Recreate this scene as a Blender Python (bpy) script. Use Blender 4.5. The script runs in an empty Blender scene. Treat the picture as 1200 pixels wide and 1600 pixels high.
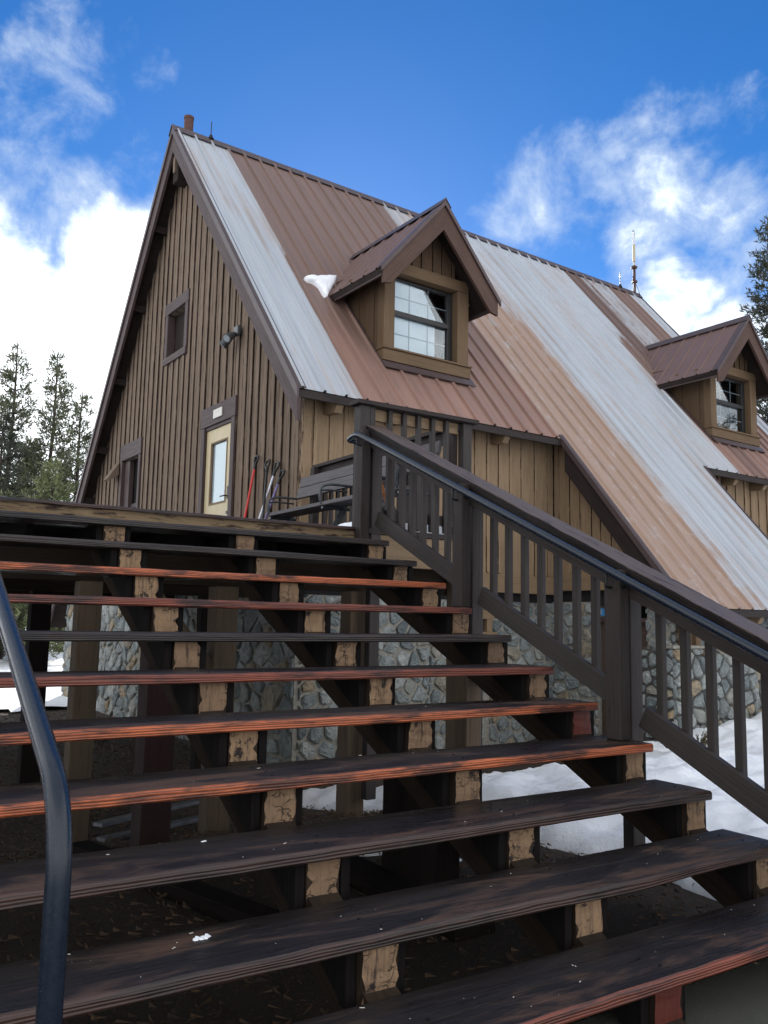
import bpy, math, random
from math import sin, cos, pi, radians, sqrt, hypot
from mathutils import Vector, Matrix, noise
random.seed(11)
S = bpy.context.scene
C = S.collection
V3 = Vector
HANG = 0.0352823                      # the house is turned 2 degrees from the stairs
MH = Matrix.Rotation(HANG, 4, 'Z')
MI = Matrix.Identity(4)
WM = {}                               # world matrices of the things

# ------------------------------------------------------------------ materials
def nmat(name):
    m = bpy.data.materials.new(name); m.use_nodes = True
    nt = m.node_tree; nt.nodes.clear()
    o = nt.nodes.new('ShaderNodeOutputMaterial'); b = nt.nodes.new('ShaderNodeBsdfPrincipled')
    nt.links.new(b.outputs[0], o.inputs[0])
    return m, nt, b
def N(nt, t, **k):
    n = nt.nodes.new('ShaderNode' + t)
    for a, v in k.items():
        if a in n.inputs: n.inputs[a].default_value = v
        else: setattr(n, a, v)
    return n
def L(nt, a, b): nt.links.new(a, b)
def rgb(c): return (c[0], c[1], c[2], 1)
def ramp(nt, fac, stops, interp='LINEAR'):
    r = nt.nodes.new('ShaderNodeValToRGB'); r.color_ramp.interpolation = interp
    e = r.color_ramp.elements
    while len(e) < len(stops): e.new(.5)
    for el, (p, c) in zip(e, stops):
        el.position = p; el.color = rgb(c) if not isinstance(c, (int, float)) else (c, c, c, 1)
    L(nt, fac, r.inputs[0]); return r.outputs[0]
def mix(nt, fac, a, b, mode='MIX'):
    m = nt.nodes.new('ShaderNodeMix'); m.data_type = 'RGBA'; m.blend_type = mode
    for s, v in ((m.inputs[0], fac), (m.inputs[6], a), (m.inputs[7], b)):
        if isinstance(v, (int, float)): s.default_value = v
        elif isinstance(v, tuple): s.default_value = rgb(v)
        else: L(nt, v, s)
    return m.outputs[2]
def math_(nt, op, a, b=0.0, c=0.0):
    m = nt.nodes.new('ShaderNodeMath'); m.operation = op
    for s, v in zip(m.inputs, (a, b, c)):
        if isinstance(v, (int, float)): s.default_value = v
        else: L(nt, v, s)
    return m.outputs[0]
def attr(nt, n):
    a = nt.nodes.new('ShaderNodeAttribute'); a.attribute_name = n; return a.outputs['Vector']
def mapping(nt, vec, sc):
    m = nt.nodes.new('ShaderNodeMapping'); L(nt, vec, m.inputs[0]); m.inputs['Scale'].default_value = sc; return m.outputs[0]
def noise_(nt, vec, scale, detail=5, rough=.6, dist=0.0):
    n = N(nt, 'TexNoise', Scale=scale, Detail=detail, Roughness=rough, Distortion=dist)
    L(nt, vec, n.inputs['Vector']); return n.outputs['Fac']
def bump(nt, b, h, strength=.4, dist=.01):
    n = N(nt, 'Bump', Strength=strength, Distance=dist); L(nt, h, n.inputs['Height']); L(nt, n.outputs[0], b.inputs['Normal'])

def wood(name, c1, c2, dark, wear=.5, rough=.7, edge=0.0, spec=.3, bumps=.5, worn=None, scal=1.0):
    """painted or bare wood; grain runs along attribute gr.x; edge>0 darkens board edges (peeled paint plus painted groove shade); worn lightens arrises"""
    m, nt, b = nmat(name)
    g = attr(nt, 'gr'); nm = attr(nt, 'nm')
    fine = noise_(nt, mapping(nt, g, (2.2*scal, 60*scal, 60*scal)), 1.0, 6, .65, .6)
    broad = noise_(nt, mapping(nt, g, (.9*scal, 4*scal, 4*scal)), 1.3, 4, .6, .3)
    patch = noise_(nt, mapping(nt, g, (2.6*scal, 15*scal, 15*scal)), 1.0, 8, .72, .4)
    base = mix(nt, ramp(nt, broad, [(.3, 0), (.7, 1)]), c1, c2)
    base = mix(nt, ramp(nt, fine, [(.30, .45), (.52, 0)]), base, dark)
    lo = .29 + .18 * wear
    pk = ramp(nt, patch, [(lo - .10, 1), (lo, 0)])
    if edge > 0:  # dark batten edges: peeled paint, with groove shade painted in
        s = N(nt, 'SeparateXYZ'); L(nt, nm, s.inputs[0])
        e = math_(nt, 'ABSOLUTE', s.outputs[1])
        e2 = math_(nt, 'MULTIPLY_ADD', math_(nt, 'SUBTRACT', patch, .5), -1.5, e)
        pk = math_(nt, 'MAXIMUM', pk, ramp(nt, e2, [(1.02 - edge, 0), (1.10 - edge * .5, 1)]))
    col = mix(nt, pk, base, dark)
    if worn:
        s = N(nt, 'SeparateXYZ'); L(nt, nm, s.inputs[0])
        z = math_(nt, 'MULTIPLY_ADD', math_(nt, 'SUBTRACT', patch, .5), 1.8, s.outputs[2])
        col = mix(nt, ramp(nt, z, [(.72, 0), (.92, .8)]), col, worn)
    L(nt, col, b.inputs['Base Color'])
    L(nt, ramp(nt, fine, [(.2, min(1, rough + .15)), (.8, max(.1, rough - .12))]), b.inputs['Roughness'])
    b.inputs['Specular IOR Level'].default_value = spec
    h = math_(nt, 'ADD', fine, math_(nt, 'MULTIPLY', patch, .7))
    bump(nt, b, h, bumps, .006)
    return m
def plain(name, c, rough=.5, metal=0.0, nscale=20, var=.25, spec=.4, bm=.1):
    m, nt, b = nmat(name)
    t = N(nt, 'TexCoord'); n = noise_(nt, t.outputs['Object'], nscale, 5, .6)
    d = tuple(x * (1 - var) for x in c); u = tuple(min(1, x * (1 + var)) for x in c)
    L(nt, ramp(nt, n, [(.3, d), (.7, u)]), b.inputs['Base Color'])
    b.inputs['Roughness'].default_value = rough; b.inputs['Metallic'].default_value = metal
    b.inputs['Specular IOR Level'].default_value = spec
    if bm: bump(nt, b, n, bm, .01)
    return m

TAN1, TAN2 = (.275, .195, .122), (.225, .155, .095)
M = {}
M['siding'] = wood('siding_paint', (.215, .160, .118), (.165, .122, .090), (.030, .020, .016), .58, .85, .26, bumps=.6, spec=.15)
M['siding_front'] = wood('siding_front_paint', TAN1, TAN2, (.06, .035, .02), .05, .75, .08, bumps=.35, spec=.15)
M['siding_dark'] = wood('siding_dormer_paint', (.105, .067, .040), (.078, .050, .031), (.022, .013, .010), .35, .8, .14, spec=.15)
M['dormer_tan'] = wood('dormer_window_trim', (.150, .098, .055), (.115, .075, .044), (.04, .025, .017), .05, .7, spec=.2)
M['tan_trim'] = wood('tan_trim', (.24, .165, .095), (.19, .13, .078), (.05, .03, .022), .15, .7)
M['tan_peel'] = wood('tan_peeling', (.23, .165, .095), (.17, .115, .068), (.030, .018, .015), 1.15, .85, scal=1.6)
M['brown_trim'] = wood('brown_trim', (.075, .048, .046), (.056, .037, .037), (.02, .014, .014), .1, .6)
M['dormer_trim'] = wood('dormer_trim', (.092, .053, .040), (.070, .041, .032), (.035, .021, .016), .05, .6, spec=.2)
M['rail_wood'] = wood('rail_wood', (.039, .031, .029), (.028, .023, .022), (.018, .013, .012), .42, .6, bumps=.5)
M['rail_old'] = wood('rail_old', (.034, .025, .023), (.023, .017, .016), (.015, .010, .009), .85, .7, bumps=.8)
M['cap_wood'] = wood('cap_wood', (.018, .013, .012), (.011, .008, .008), (.006, .005, .005), .8, .5, worn=(.13, .10, .09), bumps=1.0, spec=.15)
M['bench_wood'] = wood('bench_wood', (.11, .10, .105), (.085, .078, .082), (.03, .025, .025), .3, .65)
def tread_top():
    m, nt, b = nmat('tread_top_wet')
    g = attr(nt, 'gr'); nm = attr(nt, 'nm')
    fine = noise_(nt, mapping(nt, g, (2.4, 70, 70)), 1, 7, .7, .5)
    pat = noise_(nt, mapping(nt, g, (1.1, 5, 5)), 1.2, 7, .68, .6)
    big = noise_(nt, mapping(nt, g, (.7, 1.6, 1.6)), 1.0, 3, .5)
    c = mix(nt, big, (.012, .009, .009), (.022, .016, .014))
    c = mix(nt, ramp(nt, fine, [(.36, .8), (.56, 0)]), c, (.006, .005, .005))
    sp_ = N(nt, 'SeparateXYZ'); L(nt, nm, sp_.inputs[0])
    frontw = math_(nt, 'MULTIPLY_ADD', sp_.outputs[1], -.07, pat)
    c = mix(nt, ramp(nt, frontw, [(.52, 0), (.64, .85)]), c, (.085, .046, .030))
    c = mix(nt, ramp(nt, noise_(nt, mapping(nt, g, (3.0, 26, 26)), 1, 8, .75, .4), [(.67, 0), (.72, .8)]), c, (.20, .14, .10))
    L(nt, c, b.inputs['Base Color'])
    L(nt, ramp(nt, math_(nt, 'ADD', math_(nt, 'MULTIPLY', pat, .6), math_(nt, 'MULTIPLY', big, .4)), [(.38, .16), (.58, .70)]), b.inputs['Roughness'])
    b.inputs['Specular IOR Level'].default_value = .32
    bump(nt, b, math_(nt, 'ADD', fine, math_(nt, 'MULTIPLY', pat, .8)), .9, .006)
    return m
M['tread_top'] = tread_top()
def tread_front(name, a, b2, dk, worn):
    m, nt, b = nmat(name)
    g = attr(nt, 'gr'); nm = attr(nt, 'nm')
    w = N(nt, 'TexWave', Scale=1.0, Distortion=7.0, Detail=3.0); w.inputs['Detail Scale'].default_value = .8
    w.wave_type = 'BANDS'; w.bands_direction = 'Z'
    L(nt, mapping(nt, g, (1.6, 30, 30)), w.inputs['Vector'])
    broad = noise_(nt, mapping(nt, g, (.8, 2, 2)), 1.2, 4, .6)
    fine = noise_(nt, mapping(nt, g, (3, 90, 90)), 1, 5, .6)
    col = mix(nt, ramp(nt, broad, [(.35, 0), (.65, 1)]), a, b2)
    col = mix(nt, ramp(nt, w.outputs['Fac'], [(.10, .7), (.42, 0)]), col, dk)
    col = mix(nt, ramp(nt, fine, [(.35, .45), (.55, 0)]), col, dk)
    dirt = noise_(nt, mapping(nt, g, (1.5, 8, 8)), 1.5, 6, .7)
    col = mix(nt, ramp(nt, dirt, [(.40, .9), (.52, 0)]), col, dk)
    s = N(nt, 'SeparateXYZ'); L(nt, nm, s.inputs[0])
    z = math_(nt, 'MULTIPLY_ADD', math_(nt, 'SUBTRACT', noise_(nt, mapping(nt, g, (2.3, 6, 6)), 1.3, 7, .75), .5), 3.2, s.outputs[2])
    col = mix(nt, ramp(nt, z, [(1.0, 0), (1.25, .8)]), col, worn)
    L(nt, col, b.inputs['Base Color']); b.inputs['Roughness'].default_value = .5
    bump(nt, b, math_(nt, 'ADD', w.outputs['Fac'], fine), .5, .004)
    return m
M['front_orange'] = tread_front('tread_front_orange', (.55, .135, .042), (.42, .105, .038), (.035, .012, .008), (.60, .28, .14))
M['front_red'] = tread_front('tread_front_red', (.26, .060, .030), (.16, .042, .025), (.022, .009, .008), (.45, .17, .09))
M['front_brown'] = tread_front('tread_front_brown', (.075, .034, .024), (.046, .024, .019), (.014, .009, .008), (.35, .18, .11))
M['front_dark'] = tread_front('tread_front_dark', (.040, .026, .022), (.026, .018, .017), (.008, .006, .006), (.20, .10, .07))
def endgrain():
    m, nt, b = nmat('block_bare_wood')
    g = attr(nt, 'gr')
    v = N(nt, 'TexVoronoi', Scale=22.0); v.feature = 'DISTANCE_TO_EDGE'
    n1 = noise_(nt, mapping(nt, g, (1, 1, 1)), 14, 6, .7)
    nn = N(nt, 'TexNoise', Scale=12.0, Detail=4.0); L(nt, g, nn.inputs['Vector'])
    mx = N(nt, 'VectorMath'); mx.operation = 'MULTIPLY_ADD'; L(nt, nn.outputs['Color'], mx.inputs[0]); mx.inputs[1].default_value = (.09, .09, .09); L(nt, mapping(nt, g, (1, .6, 1)), mx.inputs[2])
    L(nt, mx.outputs[0], v.inputs['Vector'])
    crack = ramp(nt, v.outputs['Distance'], [(.0, 1), (.04, 0)])
    msk = ramp(nt, noise_(nt, g, 7, 3, .5), [(.48, 0), (.60, 1)])
    crack = math_(nt, 'MULTIPLY', crack, msk)
    rot = ramp(nt, noise_(nt, g, 11, 6, .7), [(.585, 0), (.63, 1)])
    col = mix(nt, ramp(nt, n1, [(.3, 0), (.7, 1)]), (.32, .205, .115), (.21, .13, .075))
    tone = noise_(nt, mapping(nt, g, (.7, .7, .7)), 1.0, 1, .5)
    col = mix(nt, ramp(nt, tone, [(.35, .7), (.6, 0)]), col, (.13, .08, .05))
    gl = noise_(nt, mapping(nt, g, (4, 70, 70)), 1, 4, .6)
    col = mix(nt, ramp(nt, gl, [(.35, .6), (.5, 0)]), col, (.10, .062, .042))
    drip = noise_(nt, mapping(nt, g, (3, 22, 22)), 1, 6, .7)
    col = mix(nt, ramp(nt, drip, [(.36, .9), (.44, 0)]), col, (.035, .023, .017))
    col = mix(nt, math_(nt, 'MAXIMUM', crack, rot), col, (.018, .012, .010))
    L(nt, col, b.inputs['Base Color']); b.inputs['Roughness'].default_value = .9
    bump(nt, b, math_(nt, 'SUBTRACT', n1, crack), .8, .01)
    return m
M['block'] = endgrain()
M['block_red'] = wood('block_red_stain', (.16, .035, .022), (.09, .022, .016), (.02, .008, .007), .3, .5)
M['black_wood'] = wood('black_wet_wood', (.012, .0095, .009), (.008, .007, .007), (.003, .003, .003), .3, .8, spec=.08)
M['stringer'] = wood('stringer_wood', (.040, .028, .020), (.026, .019, .015), (.010, .008, .007), .4, .85, spec=.08)
M['post_tan'] = wood('post_tan', (.135, .096, .062), (.10, .072, .05), (.03, .02, .015), .5, .8)
M['post_red'] = wood('post_red', (.035, .012, .011), (.022, .009, .009), (.009, .006, .006), .3, .7)
M['post_black'] = wood('post_black', (.02, .015, .013), (.014, .011, .01), (.006, .005, .005), .4, .85, spec=.08)
M['soffit'] = wood('soffit_wood', (.034, .025, .022), (.024, .018, .017), (.010, .008, .007), .3, .85, spec=.12)
M['door'] = plain('door_cream_paint', (.50, .41, .24), .45, 0, 6, .06)
M['door_brown'] = plain('door_brown_paint', (.06, .04, .03), .6)
M['metal_dark'] = plain('dark_trim_metal', (.075, .052, .052), .45, .2, 8, .12)
M['dark_frame'] = plain('dark_window_frame', (.018, .017, .018), .4)
M['white_muntin'] = plain('pale_muntin', (.42, .45, .48), .5, 0, 10, .05)
M['interior'] = plain('dark_interior', (.012, .011, .012), .9)
M['mirrored_sky'] = plain('pale_mirrored_sky', (.88, .90, .90), .9, 0, 3, .05)  # pale colour standing in for sky reflected in the panes
M['rust_pipe'] = plain('rust_brown_pipe', (.065, .026, .021), .6, 0, 14, .3)
M['black_metal'] = plain('black_metal', (.012, .013, .015), .4, .3)
M['grey_metal'] = plain('grey_metal', (.22, .23, .25), .4, .6)
M['lamp_grey'] = plain('lamp_grey_paint', (.075, .08, .085), .4, .1)
M['lens'] = plain('lamp_lens', (.28, .31, .33), .2)
M['red_paint'] = plain('red_shaft', (.55, .03, .025), .4, 0, 10, .08)
M['silver'] = plain('silver_shaft', (.55, .56, .62), .3, .5, 10, .08)
M['violet'] = plain('violet_shaft', (.16, .13, .28), .4, .1)
M['black_plastic'] = plain('black_plastic', (.012, .012, .013), .45)
M['orange_wood'] = plain('orange_shaft', (.35, .13, .05), .5)
M['white_plastic'] = plain('white_plate', (.62, .60, .54), .5, 0, 20, .08)
M['blue_sign'] = plain('blue_sign', (.03, .19, .42), .4, 0, 5, .05)
M['cream_tube'] = plain('cream_tube', (.40, .36, .25), .5)
M['steel_bench'] = plain('bench_steel', (.045, .052, .058), .35, .4)
M['fascia_grey'] = plain('grey_sheet', (.10, .105, .11), .7, 0, 4, .3)

def mat_rail_pipe():
    m, nt, b = nmat('blue_black_pipe_paint')
    t = N(nt, 'TexCoord'); o = t.outputs['Object']
    n = noise_(nt, o, 30, 6, .7); d = noise_(nt, o, 130, 2, .5)
    chips = ramp(nt, noise_(nt, o, 22, 8, .75), [(.66, 0), (.70, 1)])
    col = mix(nt, n, (.005, .009, .018), (.008, .015, .028))
    col = mix(nt, chips, col, (.25, .27, .28))
    L(nt, col, b.inputs['Base Color'])
    L(nt, ramp(nt, n, [(.3, .20), (.7, .36)]), b.inputs['Roughness'])
    b.inputs['Specular IOR Level'].default_value = .38
    b.inputs['Coat Weight'].default_value = .15; b.inputs['Coat Roughness'].default_value = .15
    bump(nt, b, ramp(nt, d, [(.62, 0), (.75, 1)]), .12, .001)
    return m
M['pipe'] = mat_rail_pipe()

def mat_roof():
    """sheet-metal roof: each run of sheets has its own faded colour (attribute rx = distance along ridge, ry up the slope)"""
    m, nt, b = nmat('ribbed_roof_metal')
    a = attr(nt, 'rf'); s = N(nt, 'SeparateXYZ'); L(nt, a, s.inputs[0])
    x, y = s.outputs[0], s.outputs[1]
    streak = noise_(nt, mapping(nt, a, (9, .35, 1)), 1.0, 5, .6)
    cloud = noise_(nt, mapping(nt, a, (1.4, .55, 1)), 1.2, 6, .65, .4)
    blot = noise_(nt, mapping(nt, a, (3, 2.2, 1)), 1.3, 7, .7, .3)
    white = mix(nt, streak, (.39, .42, .46), (.52, .55, .59))
    white = mix(nt, ramp(nt, math_(nt, 'ADD', math_(nt, 'MULTIPLY', streak, .6), math_(nt, 'MULTIPLY', cloud, .55)), [(.57, 0), (.70, .6)]), white, (.40, .31, .265))
    brown = mix(nt, cloud, (.185, .115, .092), (.22, .142, .116))
    pink = mix(nt, cloud, (.35, .20, .152), (.27, .165, .132))
    tan = mix(nt, streak, (.40, .28, .215), (.35, .235, .18))
    tan = mix(nt, ramp(nt, blot, [(.56, 0), (.68, .75)]), tan, (.46, .42, .39))
    t = math_(nt, 'SUBTRACT', x, 4.0)
    def st(v): return (v - 4.0) / 14.0
    x14 = math_(nt, 'DIVIDE', t, 14.0)
    # weight of white along the ridge for the upper and lower half of the slope
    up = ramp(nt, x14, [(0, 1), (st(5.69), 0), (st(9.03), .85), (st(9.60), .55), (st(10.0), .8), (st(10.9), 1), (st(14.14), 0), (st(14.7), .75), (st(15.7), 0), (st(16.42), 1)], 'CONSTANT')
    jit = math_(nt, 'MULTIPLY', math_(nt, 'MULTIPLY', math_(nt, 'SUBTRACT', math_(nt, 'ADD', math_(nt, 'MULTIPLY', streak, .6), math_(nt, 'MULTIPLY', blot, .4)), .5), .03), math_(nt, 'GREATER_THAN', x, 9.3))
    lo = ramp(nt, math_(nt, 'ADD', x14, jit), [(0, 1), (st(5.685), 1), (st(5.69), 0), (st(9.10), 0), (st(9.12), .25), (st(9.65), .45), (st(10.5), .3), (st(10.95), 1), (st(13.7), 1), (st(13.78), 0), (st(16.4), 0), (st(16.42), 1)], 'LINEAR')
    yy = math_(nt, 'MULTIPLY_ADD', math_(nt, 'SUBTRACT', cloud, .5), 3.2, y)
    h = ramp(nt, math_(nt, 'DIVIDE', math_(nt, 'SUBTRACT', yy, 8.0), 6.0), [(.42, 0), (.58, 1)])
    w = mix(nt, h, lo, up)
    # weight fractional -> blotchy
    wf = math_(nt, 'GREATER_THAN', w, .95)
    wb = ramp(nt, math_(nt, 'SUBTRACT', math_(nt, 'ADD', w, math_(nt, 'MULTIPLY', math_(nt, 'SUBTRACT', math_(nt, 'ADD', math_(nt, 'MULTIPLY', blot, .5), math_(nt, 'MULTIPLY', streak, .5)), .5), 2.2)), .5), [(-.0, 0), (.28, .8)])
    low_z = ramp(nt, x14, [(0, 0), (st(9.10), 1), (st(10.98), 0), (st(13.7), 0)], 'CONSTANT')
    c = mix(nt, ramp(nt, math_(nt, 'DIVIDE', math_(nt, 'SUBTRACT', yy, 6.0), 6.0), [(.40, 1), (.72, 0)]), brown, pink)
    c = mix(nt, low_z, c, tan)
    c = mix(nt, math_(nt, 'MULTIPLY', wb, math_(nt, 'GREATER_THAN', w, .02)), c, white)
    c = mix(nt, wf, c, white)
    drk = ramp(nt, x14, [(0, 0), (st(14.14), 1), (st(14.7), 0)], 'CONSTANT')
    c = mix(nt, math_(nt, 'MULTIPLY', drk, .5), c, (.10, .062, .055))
    grime = ramp(nt, noise_(nt, mapping(nt, a, (16, .6, 1)), 1.0, 4, .6), [(.3, .80), (.55, 1.0)])
    c = mix(nt, 1.0, c, grime, 'MULTIPLY')
    L(nt, c, b.inputs['Base Color'])
    b.inputs['Metallic'].default_value = .25; b.inputs['Roughness'].default_value = .5
    bump(nt, b, cloud, .12, .02)
    return m
M['roof'] = mat_roof()
def mat_dormer_roof():
    m, nt, b = nmat('dormer_roof_metal')
    t = N(nt, 'TexCoord'); o = t.outputs['Object']
    n = noise_(nt, o, 2.2, 6, .65); f = noise_(nt, mapping(nt, o, (3, 14, 3)), 1, 4, .6)
    L(nt, mix(nt, n, (.135, .078, .066), mix(nt, f, (.20, .125, .105), (.16, .098, .085))), b.inputs['Base Color'])
    b.inputs['Metallic'].default_value = .25; b.inputs['Roughness'].default_value = .45
    bump(nt, b, n, .1, .02); return m
M['dormer_roof'] = mat_dormer_roof()

def mat_stone():
    m, nt, b = nmat('field_stone')
    a = attr(nt, 'gr'); s = N(nt, 'SeparateXYZ'); L(nt, a, s.inputs[0])
    t = N(nt, 'TexCoord'); o = t.outputs['Object']
    n = noise_(nt, o, 9, 8, .7, .3); n2 = noise_(nt, o, 45, 4, .7)
    k = s.outputs[0]
    c = ramp(nt, k, [(0, (.11, .13, .135)), (.2, (.30, .32, .31)), (.38, (.17, .20, .205)), (.55, (.42, .43, .41)), (.7, (.22, .25, .24)), (.84, (.34, .34, .30)), (.93, (.30, .22, .13)), (1.0, (.40, .34, .24))])
    c = mix(nt, ramp(nt, n, [(.35, .6), (.6, 0)]), c, (.06, .07, .075))
    c = mix(nt, ramp(nt, n2, [(.55, 0), (.75, .45)]), c, (.42, .43, .41))
    L(nt, c, b.inputs['Base Color']); b.inputs['Roughness'].default_value = .85
    bump(nt, b, math_(nt, 'ADD', n, math_(nt, 'MULTIPLY', n2, .4)), .8, .03); return m
M['stone'] = mat_stone()
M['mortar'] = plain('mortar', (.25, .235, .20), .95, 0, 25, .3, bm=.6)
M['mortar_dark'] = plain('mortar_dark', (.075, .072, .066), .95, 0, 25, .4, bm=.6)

def mat_snow():
    m, nt, b = nmat('snow')
    t = N(nt, 'TexCoord'); o = t.outputs['Object']
    n = noise_(nt, o, 5, 8, .6); f = noise_(nt, o, 60, 4, .7)
    sp = ramp(nt, noise_(nt, o, 26, 3, .6), [(.74, 0), (.77, .6)])
    c = mix(nt, sp, mix(nt, n, (.82, .85, .90), (.92, .93, .95)), (.25, .2, .15))
    L(nt, c, b.inputs['Base Color']); b.inputs['Roughness'].default_value = .7
    b.inputs['Subsurface Weight'].default_value = .15; b.inputs['Subsurface Radius'].default_value = (.05, .06, .08); b.inputs['Subsurface Scale'].default_value = .5
    bump(nt, b, math_(nt, 'ADD', n, math_(nt, 'MULTIPLY', f, .2)), .5, .05); return m
M['snow'] = mat_snow()
def mat_soil():
    m, nt, b = nmat('soil_and_needles')
    t = N(nt, 'TexCoord'); o = t.outputs['Object']
    n = noise_(nt, o, 3, 8, .7); f = noise_(nt, o, 55, 6, .75, .5)
    c = mix(nt, n, (.030, .022, .015), (.060, .042, .028))
    c = mix(nt, ramp(nt, f, [(.55, 0), (.68, .8)]), c, (.17, .11, .06))
    L(nt, c, b.inputs['Base Color']); b.inputs['Roughness'].default_value = .95
    bump(nt, b, math_(nt, 'ADD', n, f), 1.0, .03); return m
M['soil'] = mat_soil()
def mat_concrete():
    m, nt, b = nmat('rough_concrete')
    t = N(nt, 'TexCoord'); o = t.outputs['Object']
    n = noise_(nt, o, 6, 8, .7); f = noise_(nt, o, 120, 4, .8)
    c = mix(nt, n, (.045, .046, .036), (.085, .085, .068))
    c = mix(nt, ramp(nt, f, [(.55, 0), (.7, .6)]), c, (.17, .165, .13))
    L(nt, c, b.inputs['Base Color']); b.inputs['Roughness'].default_value = .8
    bump(nt, b, f, .6, .01); return m
M['concrete'] = mat_concrete()
def mat_leaf(name, c1, c2):
    m, nt, b = nmat(name)
    t = N(nt, 'TexCoord'); n = noise_(nt, t.outputs['Object'], 1.3, 3, .6)
    g = N(nt, 'NewGeometry')
    c = mix(nt, g.outputs['Random Per Island'], c1, c2)
    c = mix(nt, ramp(nt, n, [(.3, .4), (.6, 0)]), c, tuple(v * .5 for v in c1))
    L(nt, c, b.inputs['Base Color']); b.inputs['Roughness'].default_value = .7
    return m
M['needles'] = mat_leaf('pine_needles', (.05, .065, .032), (.13, .145, .07))
M['needles_dark'] = mat_leaf('dark_pine_needles', (.012, .020, .011), (.035, .045, .022))
M['needles_light'] = mat_leaf('light_pine_needles', (.08, .11, .04), (.19, .21, .09))
M['dry_leaf'] = mat_leaf('dry_leaves', (.08, .07, .035), (.20, .18, .10))
M['debris'] = mat_leaf('fallen_needles', (.03, .018, .010), (.12, .065, .032))
M['bark'] = plain('bark', (.065, .05, .04), .95, 0, 12, .5, bm=.8)
def mat_glass():
    m, nt, b = nmat('window_glass')
    nt.nodes.remove(b)
    out = [n for n in nt.nodes if n.type == 'OUTPUT_MATERIAL'][0]
    tr = N(nt, 'BsdfTransparent', Color=(.86, .9, .92, 1)); gl = N(nt, 'BsdfGlossy', Roughness=.02)
    fr = N(nt, 'Fresnel', IOR=1.5); mx = nt.nodes.new('ShaderNodeMixShader')
    L(nt, math_(nt, 'MULTIPLY_ADD', fr.outputs[0], .45, .0), mx.inputs[0]); L(nt, tr.outputs[0], mx.inputs[1]); L(nt, gl.outputs[0], mx.inputs[2])
    L(nt, mx.outputs[0], out.inputs[0]); return m
M['glass'] = mat_glass()

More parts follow.
